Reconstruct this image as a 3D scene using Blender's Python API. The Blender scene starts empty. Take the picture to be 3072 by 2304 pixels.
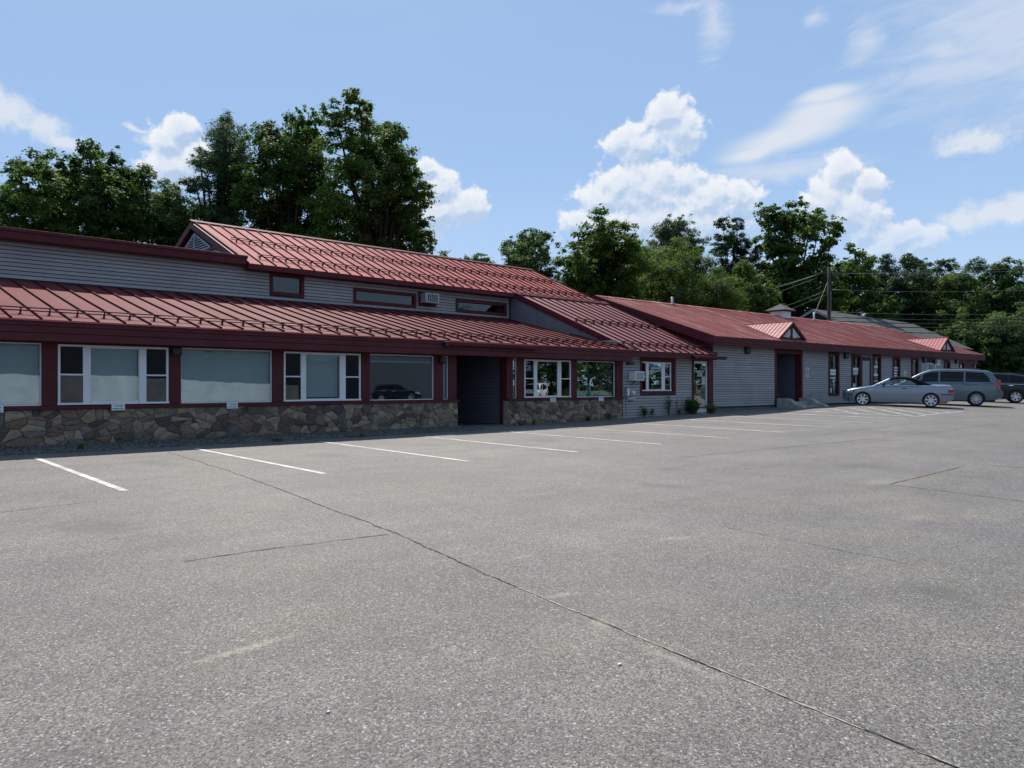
import bpy, math, random
import numpy as np
from mathutils import Vector

# ------------------------------------------------------------------ camera, sky, sun, exposure
scn = bpy.context.scene
COL = scn.collection
cam_d = bpy.data.cameras.new('camera')
cam_d.sensor_fit = 'HORIZONTAL'
cam_d.sensor_width = 36.0
cam_d.lens = 36.0 * 2307.0 / 3072.0
cam_d.shift_y = 4.0 / 3072.0
cam_d.clip_start = 0.05
cam_d.clip_end = 6000.0
cam = bpy.data.objects.new('camera', cam_d)
COL.objects.link(cam)
YAW = math.radians(46.9)
cam.location = (0, 0, 1.35)
cam.rotation_euler = (math.pi / 2, 0, YAW - math.pi / 2)
scn.camera = cam
SIDE = (math.sin(YAW), -math.cos(YAW))          # horizontal axis across the view
DEEP = (math.cos(YAW), math.sin(YAW))

SUN_AZ = math.radians(30.0)                      # from +Y towards +X
SUN_EL = math.radians(52.6)
SUN = Vector((math.sin(SUN_AZ) * math.cos(SUN_EL), math.cos(SUN_AZ) * math.cos(SUN_EL), math.sin(SUN_EL)))
sun_d = bpy.data.lights.new('sun', 'SUN')
sun_d.energy = 5.0
sun_d.angle = math.radians(0.55)
sun_d.color = (1.0, 0.945, 0.85)
sun = bpy.data.objects.new('sun', sun_d)
sun.location = (20, 30, 60)
sun.rotation_euler = (-SUN).to_track_quat('-Z', 'Y').to_euler()
COL.objects.link(sun)
vs = scn.view_settings
vs.view_transform = 'Standard'
vs.look = 'None'
vs.exposure = 0.25
scn.cycles.max_bounces = 7
scn.cycles.diffuse_bounces = 3
scn.cycles.glossy_bounces = 3
scn.cycles.transparent_max_bounces = 10
scn.cycles.sample_clamp_indirect = 6.0
vs.gamma = 1.0
vs.use_curve_mapping = False


class NT:
    """small helper to write node trees"""
    def __init__(self, tree):
        self.t = tree
        self.n = tree.nodes
        self.l = tree.links

    def new(self, typ, **kw):
        nd = self.n.new(typ)
        for k, v in kw.items():
            setattr(nd, k, v)
        return nd

    def put(self, sock, v):
        if isinstance(v, bpy.types.NodeSocket):
            self.l.new(v, sock)
        else:
            sock.default_value = v

    def m(self, op, a, b=0.0, c=None, clamp=False):
        nd = self.new('ShaderNodeMath', operation=op, use_clamp=clamp)
        self.put(nd.inputs[0], a)
        self.put(nd.inputs[1], b)
        if c is not None:
            self.put(nd.inputs[2], c)
        return nd.outputs[0]

    def vm(self, op, a, b=(0, 0, 0)):
        nd = self.new('ShaderNodeVectorMath', operation=op)
        self.put(nd.inputs[0], a)
        self.put(nd.inputs[1], b)
        return nd.outputs['Value'] if op in ('LENGTH', 'DOT_PRODUCT', 'DISTANCE') else nd.outputs[0]

    def noise(self, vec, scale, detail=3.0, rough=0.5, dist=0.0):
        nd = self.new('ShaderNodeTexNoise')
        if vec is not None:
            self.l.new(vec, nd.inputs['Vector'])
        nd.inputs['Scale'].default_value = scale
        nd.inputs['Detail'].default_value = detail
        nd.inputs['Roughness'].default_value = rough
        nd.inputs['Distortion'].default_value = dist
        return nd.outputs['Fac']

    def mapr(self, v, a, b, c=0.0, d=1.0, smooth=False):
        nd = self.new('ShaderNodeMapRange')
        if smooth:
            nd.interpolation_type = 'SMOOTHSTEP'
        self.put(nd.inputs['Value'], v)
        for k, x in (('From Min', a), ('From Max', b), ('To Min', c), ('To Max', d)):
            self.put(nd.inputs[k], x)
        return nd.outputs[0]

    def mix(self, f, a, b, blend='MIX'):
        nd = self.new('ShaderNodeMix', data_type='RGBA', blend_type=blend)
        self.put(nd.inputs[0], f)
        for s, v in ((nd.inputs[6], a), (nd.inputs[7], b)):
            if isinstance(v, tuple) and len(v) == 3:
                v = (*v, 1.0)
            self.put(s, v)
        return nd.outputs[2]

    def xyz(self, x, y, z):
        nd = self.new('ShaderNodeCombineXYZ')
        self.put(nd.inputs[0], x)
        self.put(nd.inputs[1], y)
        self.put(nd.inputs[2], z)
        return nd.outputs[0]


# clouds as (azimuth from +X, elevation, half width, half height) in degrees
CLOUDS = [
    ('cum', [(35.3, 19.0, 1.9, 1.5), (37.8, 17.3, 2.2, 1.4), (34.6, 17.8, 2.1, 1.7), (37.2, 14.3, 3.7, 2.2), (40.4, 13.5, 2.0, 1.7), (32.5, 13.1, 2.2, 1.5), (30.3, 13.3, 1.7, 1.2), (41.8, 12.0, 1.5, 0.9), (34.3, 14.6, 1.5, 1.2), (36.5, 11.6, 6.5, 1.8),
             (23.8, 14.2, 1.4, 1.5), (22.1, 13.3, 1.5, 1.1), (24.4, 12.6, 1.9, 1.7), (23.0, 11.6, 2.2, 2.0), (22.3, 10.2, 1.5, 1.5),
             (20.1, 9.7, 2.4, 1.1), (21.3, 9.2, 2.0, 1.0), (19.0, 9.2, 1.5, 1.0),
             (70.4, 17.0, 1.4, 1.1), (71.1, 16.0, 1.2, 1.2), (70.7, 14.6, 2.0, 1.5), (69.2, 15.4, 1.2, 1.5),
             (53.2, 15.7, 1.0, 0.7), (52.0, 14.4, 1.9, 1.4), (50.3, 13.1, 1.7, 1.7), (52.7, 12.5, 1.7, 2.0)]),
    ('soft', [(15.8, 15.2, 2.6, 1.0), (16.9, 14.8, 1.5, 0.6), (14.8, 10.7, 3.0, 1.1), (13.5, 11.0, 1.5, 1.2), (16.3, 10.5, 2.0, 1.0),
              (80.2, 16.7, 2.0, 1.5), (78.6, 16.0, 2.2, 0.9), (77.0, 15.4, 1.5, 0.6), (72.9, 16.7, 1.1, 0.3), (71.9, 16.1, 1.2, 0.6), (80.6, 17.4, 0.7, 1.0)]),
    ('lent', [(27.0, 17.2, 4.7, 1.1), (24.9, 18.0, 3.5, 1.1), (29.5, 16.8, 2.7, 0.6), (24.4, 19.1, 2.4, 0.6)]),
    ('cirr', [(32.2, 24.7, 1.1, 2.7), (34.1, 25.7, 2.7, 0.4), (22.1, 22.2, 1.5, 1.5), (17.6, 20.8, 1.7, 1.1), (25.3, 23.9, 0.9, 0.6), (13.0, 22.0, 9.0, 7.0), (16.0, 19.6, 7.0, 1.3), (27.5, 14.9, 6.2, 0.9)]),
]


def blob_sum(nt, p, blobs, power):
    """largest of soft ellipses at p (azimuth, elevation in degrees)"""
    out = None
    for a, e, w, h in blobs:
        d = nt.vm('MULTIPLY', nt.vm('SUBTRACT', p, (a, e, 0)), (1.0 / w, 1.0 / h, 0))
        f = nt.m('SUBTRACT', 1.0, nt.m('MULTIPLY', nt.vm('LENGTH', d), power))
        out = f if out is None else nt.m('SMOOTH_MAX', out, f, 0.25)
    return out


def build_world():
    w = bpy.data.worlds.new('World')
    scn.world = w
    w.use_nodes = True
    w.node_tree.nodes.clear()
    nt = NT(w.node_tree)
    out = nt.new('ShaderNodeOutputWorld')
    bg = nt.new('ShaderNodeBackground')
    bg.inputs['Strength'].default_value = 0.075
    sky = nt.new('ShaderNodeTexSky', sky_type='NISHITA')
    sky.sun_disc = False
    sky.sun_elevation = SUN_EL
    sky.sun_rotation = SUN_AZ
    sky.altitude = 100.0
    sky.air_density = 1.0
    sky.dust_density = 0.4
    sky.ozone_density = 2.0
    tc = nt.new('ShaderNodeTexCoord')
    sp = nt.new('ShaderNodeSeparateXYZ')
    nt.l.new(tc.outputs['Generated'], sp.inputs[0])
    az = nt.m('MULTIPLY', nt.m('ARCTAN2', sp.outputs[1], sp.outputs[0]), 57.29578)
    hyp = nt.m('SQRT', nt.m('ADD', nt.m('MULTIPLY', sp.outputs[0], sp.outputs[0]), nt.m('MULTIPLY', sp.outputs[1], sp.outputs[1])))
    el = nt.m('MULTIPLY', nt.m('ARCTAN2', sp.outputs[2], hyp), 57.29578)
    p0 = nt.xyz(az, el, 0.0)

    def cumulus(p):
        base = blob_sum(nt, p, CLOUDS[0][1], 0.92)
        n1 = nt.noise(p, 0.66, 8.0, 0.60)
        return nt.m('ADD', base, nt.m('MULTIPLY', nt.m('SUBTRACT', n1, 0.5), 1.75))
    d0 = cumulus(p0)
    d1 = cumulus(nt.vm('ADD', p0, (0.15, 0.55, 0)))
    alpha = nt.mapr(d0, -0.03, 0.30, 0, 0.97, True)
    # thin towards their flat hazy base
    alpha = nt.m('MULTIPLY', alpha, nt.mapr(el, 8.5, 13.0, 0.55, 1.0, True))
    lit = nt.mapr(nt.m('SUBTRACT', d1, d0), -0.36, 0.34, 1.0, 0.0, True)
    lit2 = nt.m('MULTIPLY', lit, nt.mapr(d0, 0.1, 1.2, 1.0, 0.35, True))
    lit2 = nt.m('ADD', nt.m('MULTIPLY', lit2, 0.75), nt.m('MULTIPLY', lit, 0.25), clamp=True)
    ccol = nt.mix(lit2, (5.4, 6.9, 9.2), (10.3, 10.5, 10.9))
    # softer clouds
    pw = nt.vm('ADD', p0, nt.vm('MULTIPLY', nt.xyz(nt.noise(p0, 0.35, 4.0), nt.noise(p0, 0.5, 4.0), 0.0), (2.2, 1.4, 0)))
    pw = nt.vm('SUBTRACT', pw, (1.1, 0.7, 0))
    s0 = nt.m('ADD', blob_sum(nt, pw, CLOUDS[1][1], 1.0), nt.m('MULTIPLY', nt.m('SUBTRACT', nt.noise(p0, 0.8, 6.0, 0.65), 0.5), 1.5))
    a_soft = nt.m('MULTIPLY', nt.mapr(s0, -0.05, 0.75, 0, 1, True), 0.72)
    # lens cloud, smooth edge, tilted
    rot = nt.new('ShaderNodeVectorRotate', rotation_type='Z_AXIS')
    nt.put(rot.inputs['Vector'], p0)
    rot.inputs['Center'].default_value = (26.0, 17.6, 0)
    rot.inputs['Angle'].default_value = math.radians(9.0)
    pl = nt.vm('ADD', rot.outputs[0], nt.xyz(0.0, nt.m('MULTIPLY', nt.m('SUBTRACT', nt.noise(p0, 0.16, 2.0), 0.5), 1.4), 0.0))
    a_lent = nt.m('MULTIPLY', nt.mapr(blob_sum(nt, pl, CLOUDS[2][1], 0.80), -0.05, 0.75, 0, 1, True), 0.86)
    st = nt.vm('MULTIPLY', rot.outputs[0], (0.25, 1.0, 1.0))
    c0 = nt.m('ADD', blob_sum(nt, pw, CLOUDS[3][1], 0.9), nt.m('MULTIPLY', nt.m('SUBTRACT', nt.noise(st, 0.9, 7.0, 0.6, 0.6), 0.5), 1.6))
    a_cirr = nt.m('MULTIPLY', nt.mapr(c0, -0.15, 1.1, 0, 1, True), 0.58)
    # thin veil and scattered fair weather cloud in the rest of the sky
    veil = nt.m('MULTIPLY', nt.mapr(nt.noise(st, 0.07, 5.0, 0.55), 0.40, 0.75, 0, 1, True), 0.22)
    away = nt.mapr(nt.m('ABSOLUTE', nt.m('SUBTRACT', az, 47.0)), 42.0, 60.0, 0, 1, True)
    pz = nt.vm('MULTIPLY', tc.outputs['Generated'], (1.0, 1.0, 2.4))
    rest = nt.m('MULTIPLY', nt.mapr(nt.noise(pz, 3.6, 8.0, 0.58), 0.56, 0.70, 0, 1, True), nt.m('MULTIPLY', away, nt.mapr(el, 3.0, 14.0, 0, 0.8, True)))
    col = nt.mix(veil, sky.outputs[0], (6.9, 7.5, 8.6))
    # pale summer air low down
    col = nt.mix(nt.mapr(el, 0.0, 30.0, 0.80, 0.62, True), col, (4.35, 6.75, 10.6))
    col = nt.mix(nt.mapr(el, 2.0, 17.0, 0.55, 0.0, True), col, (7.0, 8.8, 11.2))
    col = nt.mix(a_cirr, col, (8.6, 9.0, 9.8))
    col = nt.mix(a_lent, col, (8.6, 9.1, 9.8))
    col = nt.mix(a_soft, col, (9.2, 9.5, 10.0))
    col = nt.mix(rest, col, (8.2, 8.6, 9.2))
    col = nt.mix(alpha, col, ccol)
    nt.l.new(col, bg.inputs['Color'])
    nt.l.new(bg.outputs[0], out.inputs['Surface'])


build_world()

# ------------------------------------------------------------------ materials
MATS = {}


def mat(name, color=(0.5, 0.5, 0.5), rough=0.6, spec=0.5, metal=0.0, fn=None, coat=0.0):
    m = bpy.data.materials.new(name)
    m.use_nodes = True
    nt = NT(m.node_tree)
    b = nt.n['Principled BSDF']
    b.inputs['Base Color'].default_value = (*color, 1)
    b.inputs['Roughness'].default_value = rough
    b.inputs['Specular IOR Level'].default_value = spec
    b.inputs['Metallic'].default_value = metal
    b.inputs['Coat Weight'].default_value = coat
    b.inputs['Coat Roughness'].default_value = 0.05
    if fn:
        fn(nt, b)
    MATS[name] = m
    return m


def geo_pos(nt):
    return nt.new('ShaderNodeNewGeometry').outputs['Position']


def obj_co(nt):
    return nt.new('ShaderNodeTexCoord').outputs['Object']


def obj_rand(nt):
    return nt.new('ShaderNodeObjectInfo').outputs['Random']


def bump(nt, b, h, strength, dist=0.01):
    nd = nt.new('ShaderNodeBump')
    nd.inputs['Strength'].default_value = strength
    nd.inputs['Distance'].default_value = dist
    nt.l.new(h, nd.inputs['Height'])
    nt.l.new(nd.outputs[0], b.inputs['Normal'])


def mottled(c, amt=0.25, scale=3.0, per=0.0, bstr=0.0, bscale=40.0):
    def fn(nt, b):
        p = geo_pos(nt)
        n = nt.noise(p, scale, 5.0, 0.6)
        f = nt.mapr(n, 0.3, 0.7, 1 - amt, 1 + amt)
        if per:
            f = nt.m('MULTIPLY', f, nt.mapr(obj_rand(nt), 0, 1, 1 - per, 1 + per))
        nt.l.new(nt.mix(1.0, c, nt.xyz(f, f, f), 'MULTIPLY'), b.inputs['Base Color'])
        if bstr:
            bump(nt, b, nt.noise(p, bscale, 3.0), bstr)
    return fn


def asphalt_fn(nt, b):
    p = geo_pos(nt)
    big = nt.noise(p, 0.35, 6.0, 0.6)
    mid = nt.noise(p, 2.2, 5.0, 0.6)
    st = nt.noise(nt.vm('MULTIPLY', p, (0.25, 1.6, 1.0)), 1.1, 4.0, 0.6)      # rolled lanes along the lot
    v = nt.new('ShaderNodeTexVoronoi')
    nt.l.new(p, v.inputs['Vector'])
    v.inputs['Scale'].default_value = 110.0
    sep = nt.new('ShaderNodeSeparateColor')
    nt.l.new(v.outputs['Color'], sep.inputs[0])
    v2 = nt.new('ShaderNodeTexVoronoi')
    nt.l.new(p, v2.inputs['Vector'])
    v2.inputs['Scale'].default_value = 38.0
    sep2 = nt.new('ShaderNodeSeparateColor')
    nt.l.new(v2.outputs['Color'], sep2.inputs[0])
    stone = nt.mapr(sep.outputs[0], 0.0, 1.0, 0.30, 1.72)
    spark = nt.m('MULTIPLY', nt.m('GREATER_THAN', sep.outputs[1], 0.93), nt.mapr(sep.outputs[2], 0, 1, 0.3, 1.4))
    spark2 = nt.m('MULTIPLY', nt.m('GREATER_THAN', sep2.outputs[0], 0.985), nt.m('LESS_THAN', v2.outputs['Distance'], 0.32))
    pits = nt.mapr(nt.noise(p, 210.0, 2.0, 0.7), 0.35, 0.55, 0.42, 1.05)
    f = nt.m('MULTIPLY', stone, nt.mapr(big, 0.3, 0.7, 0.80, 1.18))
    f = nt.m('MULTIPLY', f, nt.mapr(mid, 0.3, 0.7, 0.9, 1.1))
    f = nt.m('MULTIPLY', f, nt.mapr(st, 0.3, 0.7, 0.88, 1.10))
    f = nt.m('MULTIPLY', f, pits)
    tint = nt.mix(nt.mapr(nt.noise(p, 0.55, 3.0), 0.4, 0.62, 0, 1), (0.127, 0.113, 0.106), (0.140, 0.126, 0.106))
    c = nt.mix(1.0, tint, nt.xyz(f, f, f), 'MULTIPLY')
    c = nt.mix(nt.m('MULTIPLY', spark, 0.55, clamp=True), c, (0.42, 0.41, 0.40))
    c = nt.mix(nt.m('MULTIPLY', spark2, 0.55), c, (0.50, 0.49, 0.47))
    grit = nt.noise(p, 26.0, 5.0, 0.7)
    # sand washed into low places, dark drips where cars stand
    sand = nt.m('MULTIPLY', nt.mapr(nt.noise(p, 0.9, 6.0, 0.65), 0.64, 0.76, 0, 1), nt.mapr(nt.noise(p, 14.0, 4.0), 0.45, 0.65, 0, 1))
    c = nt.mix(nt.m('MULTIPLY', sand, 0.35), c, (0.36, 0.31, 0.22))
    for cx, cy, lx, ly, an, amt in ((1.8, 4.03, .40, .055, .10, .75), (3.86, 3.60, .22, .06, -.25, .7), (3.58, 3.02, .14, .10, .6, .6), (6.0, 4.2, .35, .09, -.35, .45), (3.4, 2.4, .5, .05, 1.42, .5), (11.6, 4.6, .5, .25, 0, .3), (0.55, 3.0, .15, .06, 0, .5), (4.4, 4.6, .2, .05, 0, .4), (8.9, 3.1, .5, .2, 0, .35)):
        ro = nt.new('ShaderNodeVectorRotate', rotation_type='Z_AXIS')
        nt.put(ro.inputs['Vector'], nt.vm('SUBTRACT', p, (cx, cy, 0)))
        ro.inputs['Angle'].default_value = -an
        d = nt.vm('LENGTH', nt.vm('MULTIPLY', ro.outputs[0], (1 / lx, 1 / ly, 0)))
        k = nt.m('ADD', nt.m('SUBTRACT', 1.0, d), nt.m('MULTIPLY', nt.m('SUBTRACT', grit, 0.5), 3.6))
        c = nt.mix(nt.mapr(k, 0.0, 1.0, 0, amt * .75, True), c, (0.34, 0.305, 0.235))
    # drips in the stalls, tyre lanes, hairline cracking
    spots = None
    for cx, cy, r_ in ((4.5, 13.4, .45), (7.4, 13.0, .55), (10.2, 13.6, .4), (13.1, 12.8, .6), (15.9, 13.2, .5), (18.7, 13.0, .5), (21.5, 13.3, .5), (24.3, 13.0, .5), (8.8, 6.4, .35), (2.2, 8.2, .5), (13.6, 5.6, .6), (5.9, 1.9, .3)):
        d = nt.m('DIVIDE', nt.vm('LENGTH', nt.vm('MULTIPLY', nt.vm('SUBTRACT', p, (cx, cy, 0)), (1, .7, 0))), r_)
        k = nt.m('SUBTRACT', 1.0, d)
        spots = k if spots is None else nt.m('MAXIMUM', spots, k)
    spots = nt.mapr(nt.m('ADD', spots, nt.m('MULTIPLY', nt.m('SUBTRACT', nt.noise(p, 5.0, 5.0, .65), .5), 1.6)), 0.0, 0.9, 0, .55, True)
    c = nt.mix(spots, c, (0.055, 0.053, 0.052))
    sx = nt.new('ShaderNodeSeparateXYZ')
    nt.l.new(p, sx.inputs[0])
    lane = nt.m('SINE', nt.m('ADD', nt.m('MULTIPLY', sx.outputs[1], 1.9), nt.m('MULTIPLY', nt.noise(p, .12, 2.0), 5.0)))
    lane = nt.m('MULTIPLY', nt.mapr(lane, -1, 1, 0, 1), nt.mapr(nt.noise(p, .5, 4.0), .4, .6, 0, 1))
    c = nt.mix(nt.m('MULTIPLY', lane, .16), c, (0.10, 0.096, 0.094))
    ve = nt.new('ShaderNodeTexVoronoi', feature='DISTANCE_TO_EDGE')
    nt.l.new(nt.vm('ADD', p, nt.vm('MULTIPLY', nt.xyz(nt.noise(p, 1.5, 4.0), nt.noise(p, 1.8, 4.0), 0.0), (.5, .5, 0))), ve.inputs['Vector'])
    ve.inputs['Scale'].default_value = .22
    hair = nt.m('MULTIPLY', nt.mapr(ve.outputs['Distance'], .0, .0022, 1, 0), nt.mapr(nt.noise(p, .6, 3.0), .50, .60, 0, .6))
    c = nt.mix(hair, c, (0.05, 0.048, 0.046))
    oil = nt.mapr(nt.noise(p, 0.75, 4.0, 0.55), 0.66, 0.78, 0, 1)
    c = nt.mix(nt.m('MULTIPLY', oil, 0.35), c, (0.07, 0.068, 0.068))
    nt.l.new(c, b.inputs['Base Color'])
    h = nt.m('ADD', nt.noise(p, 120.0, 3.0, 0.7), nt.m('MULTIPLY', v.outputs['Distance'], -0.6))
    bump(nt, b, h, 0.55, 0.006)


def paint_line_fn(nt, b):
    p = geo_pos(nt)
    wear = nt.mapr(nt.m('ADD', nt.noise(p, 60.0, 4.0, 0.7), nt.m('MULTIPLY', nt.noise(p, 2.0, 3.0), 0.6)), 0.60, 0.95, 0.0, 0.85, True)
    c = nt.mix(wear, (0.66, 0.645, 0.59), (0.20, 0.19, 0.175))
    nt.l.new(c, b.inputs['Base Color'])
    bump(nt, b, nt.noise(p, 120.0, 3.0, 0.7), 0.4, 0.005)


def stone_fn(nt, b):
    p = geo_pos(nt)
    r = obj_rand(nt)
    cr = nt.new('ShaderNodeValToRGB')
    cr.color_ramp.interpolation = 'CONSTANT'
    cols = [(0, (0.171, 0.125, 0.090)), (0.16, (0.244, 0.186, 0.128)), (0.32, (0.107, 0.083, 0.065)), (0.46, (0.275, 0.208, 0.139)),
            (0.58, (0.090, 0.070, 0.065)), (0.64, (0.201, 0.123, 0.087)), (0.70, (0.198, 0.162, 0.123)), (0.84, (0.299, 0.234, 0.164)), (0.93, (0.134, 0.118, 0.101))]
    e = cr.color_ramp.elements
    e[0].position, e[0].color = cols[0][0], (*cols[0][1], 1)
    e[1].position, e[1].color = cols[1][0], (*cols[1][1], 1)
    for q, c in cols[2:]:
        x = e.new(q)
        x.color = (*c, 1)
    nt.l.new(r, cr.inputs[0])
    n = nt.noise(nt.vm('MULTIPLY', p, (1.0, 1.0, 2.2)), 7.0, 6.0, 0.65, 0.8)
    f = nt.mapr(n, 0.25, 0.75, 0.55, 1.5)
    c = nt.mix(1.0, cr.outputs[0], nt.xyz(f, f, f), 'MULTIPLY')
    c = nt.mix(nt.mapr(nt.noise(p, 3.2, 5.0, 0.6), 0.58, 0.74, 0, 0.40), c, (0.145, 0.108, 0.082))
    nt.l.new(c, b.inputs['Base Color'])
    bump(nt, b, nt.noise(nt.vm('MULTIPLY', p, (1, 1, 2.0)), 16.0, 7.0, 0.68), 0.8, 0.03)


def siding_fn(nt, b):
    p = geo_pos(nt)
    g = nt.noise(nt.vm('MULTIPLY', p, (1.0, 1.0, 9.0)), 5.0, 4.0, 0.55)
    n = nt.noise(p, 0.9, 4.0, 0.6)
    f = nt.m('MULTIPLY', nt.mapr(g, 0.3, 0.7, 0.93, 1.07), nt.mapr(n, 0.3, 0.7, 0.90, 1.08))
    f = nt.m('MULTIPLY', f, nt.mapr(obj_rand(nt), 0, 1, 0.91, 1.09))
    c = nt.mix(1.0, (0.298, 0.284, 0.278), nt.xyz(f, f, f), 'MULTIPLY')
    grime = nt.mapr(nt.noise(nt.vm('MULTIPLY', p, (4.0, 4.0, 0.7)), 1.6, 5.0, 0.65), 0.55, 0.80, 0, 0.35)
    c = nt.mix(grime, c, (0.17, 0.17, 0.165))
    nt.l.new(c, b.inputs['Base Color'])
    bump(nt, b, g, 0.12, 0.003)


def roof_fn(base, worn, amount):
    def fn(nt, b):
        p = geo_pos(nt)
        n = nt.noise(p, 0.8, 5.0, 0.6)
        s = nt.noise(nt.vm('MULTIPLY', p, (2.6, 0.22, 0.22)), 1.3, 7.0, 0.68)
        f = nt.m('MULTIPLY', nt.mapr(n, 0.3, 0.7, 0.90, 1.10), nt.mapr(obj_rand(nt), 0, 1, 0.94, 1.06))
        c = nt.mix(1.0, base, nt.xyz(f, f, f), 'MULTIPLY')
        c = nt.mix(nt.mapr(s, 0.50, 0.62, 0, amount), c, worn)
        nt.l.new(c, b.inputs['Base Color'])
        nt.l.new(nt.mapr(s, 0.3, 0.7, 0.56, 0.70), b.inputs['Roughness'])
        bump(nt, b, nt.noise(p, 1.6, 2.0), 0.06, 0.02)
    return fn


def leaf_material(name, c1, c2, trans, tamt=0.42):
    m = bpy.data.materials.new(name)
    m.use_nodes = True
    nt = NT(m.node_tree)
    b = nt.n['Principled BSDF']
    out = nt.n['Material Output']
    r = nt.new('ShaderNodeNewGeometry').outputs['Random Per Island']
    col = nt.mix(r, c1, c2)
    big = nt.noise(geo_pos(nt), 0.55, 3.0, 0.55)
    f = nt.mapr(big, 0.3, 0.7, 0.72, 1.25)
    col = nt.mix(1.0, col, nt.xyz(f, f, f), 'MULTIPLY')
    nt.l.new(col, b.inputs['Base Color'])
    b.inputs['Roughness'].default_value = 0.6
    b.inputs['Specular IOR Level'].default_value = 0.12
    tr = nt.new('ShaderNodeBsdfTranslucent')
    tcol = nt.mix(1.0, trans, nt.xyz(f, f, f), 'MULTIPLY')
    nt.l.new(tcol, tr.inputs['Color'])
    mx = nt.new('ShaderNodeMixShader')
    mx.inputs[0].default_value = tamt
    nt.l.new(b.outputs[0], mx.inputs[1])
    nt.l.new(tr.outputs[0], mx.inputs[2])
    nt.l.new(mx.outputs[0], out.inputs['Surface'])
    MATS[name] = m


def glass_material(name, tint, rough=0.0, boost=1.0):
    """thin pane: mirror by Fresnel, the rest passes through"""
    m = bpy.data.materials.new(name)
    m.use_nodes = True
    nt = NT(m.node_tree)
    nt.n.remove(nt.n['Principled BSDF'])
    out = nt.n['Material Output']
    fr = nt.new('ShaderNodeFresnel')
    bf = nt.new('ShaderNodeNewGeometry').outputs['Backfacing']
    nt.l.new(nt.m('SUBTRACT', 1.52, nt.m('MULTIPLY', bf, 1.52 - 1 / 1.52)), fr.inputs['IOR'])
    fac = nt.m('MULTIPLY', fr.outputs[0], 1.7 * boost, clamp=True)
    gl = nt.new('ShaderNodeBsdfGlossy')
    gl.inputs['Roughness'].default_value = rough
    gl.inputs['Color'].default_value = (0.92, 0.96, 0.97, 1)
    h = nt.noise(geo_pos(nt), 1.1, 2.0)
    bp = nt.new('ShaderNodeBump')
    bp.inputs['Strength'].default_value = 0.05
    bp.inputs['Distance'].default_value = 0.03
    nt.l.new(h, bp.inputs['Height'])
    nt.l.new(bp.outputs[0], gl.inputs['Normal'])
    tr = nt.new('ShaderNodeBsdfTransparent')
    tr.inputs['Color'].default_value = (*tint, 1)
    mx = nt.new('ShaderNodeMixShader')
    nt.l.new(fac, mx.inputs[0])
    nt.l.new(tr.outputs[0], mx.inputs[1])
    nt.l.new(gl.outputs[0], mx.inputs[2])
    nt.l.new(mx.outputs[0], out.inputs['Surface'])
    MATS[name] = m


mat('asphalt', rough=0.72, spec=0.45, fn=asphalt_fn)
mat('line_paint', rough=0.6, fn=paint_line_fn)
mat('crack', rough=0.95, spec=0.1, fn=mottled((0.072, 0.066, 0.060), 0.6, 14.0))
mat('crack_sand', rough=0.9, fn=mottled((0.31, 0.285, 0.23), 0.45, 12.0, bstr=.5, bscale=90))
mat('patch', rough=0.75, fn=mottled((0.125, 0.122, 0.124), 0.35, 30.0, bstr=0.5, bscale=120))
mat('grass_ground', rough=0.9, spec=0.2, fn=mottled((0.055, 0.075, 0.022), 0.5, 0.6, bstr=0.6, bscale=25))
mat('gravel', rough=0.95, spec=0.2, fn=mottled((0.080, 0.078, 0.070), 0.7, 22.0, bstr=1.0, bscale=60))
def pebble_fn(nt, b):
    r = nt.new('ShaderNodeNewGeometry').outputs['Random Per Island']
    f = nt.mapr(r, 0, 1, .025, .19)
    nt.l.new(nt.mix(1.0, (1.0, .97, .90), nt.xyz(f, f, f), 'MULTIPLY'), b.inputs['Base Color'])


mat('pebbles', rough=0.9, spec=0.2, fn=pebble_fn)
mat('mortar', rough=0.95, fn=mottled((0.265, 0.238, 0.200), 0.3, 8.0, bstr=0.6, bscale=60))
mat('stone', rough=0.85, spec=0.3, fn=stone_fn)
mat('shaded_backing', (0.045, 0.045, 0.05), 0.9)  # wall behind the boards, coloured dark to paint shade into their gaps
mat('cheek_panel', rough=0.6, fn=mottled((0.135, 0.135, 0.150), 0.12, 2.0))
mat('pale_grey', rough=0.9, fn=mottled((0.36, 0.39, 0.42), 0.25, 1.2))
mat('shaded_siding', rough=0.6, fn=mottled((0.115, 0.120, 0.145), 0.12, 2.0, per=.05))  # siding darkened in colour so the recessed entries look deeply shaded
mat('siding', rough=0.55, spec=0.35, fn=siding_fn)
mat('red_trim', rough=0.6, spec=0.14, fn=mottled((0.088, 0.021, 0.025), 0.18, 2.2, per=0.05, bstr=0.05))
mat('red_dark', rough=0.55, spec=0.25, fn=mottled((0.085, 0.010, 0.016), 0.15, 2.0))
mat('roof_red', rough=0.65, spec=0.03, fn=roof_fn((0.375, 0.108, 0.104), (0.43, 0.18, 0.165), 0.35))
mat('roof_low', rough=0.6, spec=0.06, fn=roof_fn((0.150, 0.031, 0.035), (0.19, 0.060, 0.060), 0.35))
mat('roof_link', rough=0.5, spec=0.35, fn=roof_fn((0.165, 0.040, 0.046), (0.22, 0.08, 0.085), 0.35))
mat('seam_red', rough=0.65, spec=0.08, fn=mottled((0.085, 0.016, 0.019), 0.15, 3.0))
mat('roof_old', rough=0.65, spec=0.06, fn=roof_fn((0.265, 0.082, 0.075), (0.47, 0.27, 0.23), 0.75))
mat('dormer_roof', rough=0.5, spec=0.25, fn=roof_fn((0.360, 0.105, 0.105), (0.45, 0.22, 0.20), 0.3))
mat('guard_red', (0.085, 0.018, 0.021), 0.6, 0.15)
mat('white_vinyl', rough=0.35, fn=mottled((0.66, 0.67, 0.69), 0.06, 3.0))
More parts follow.
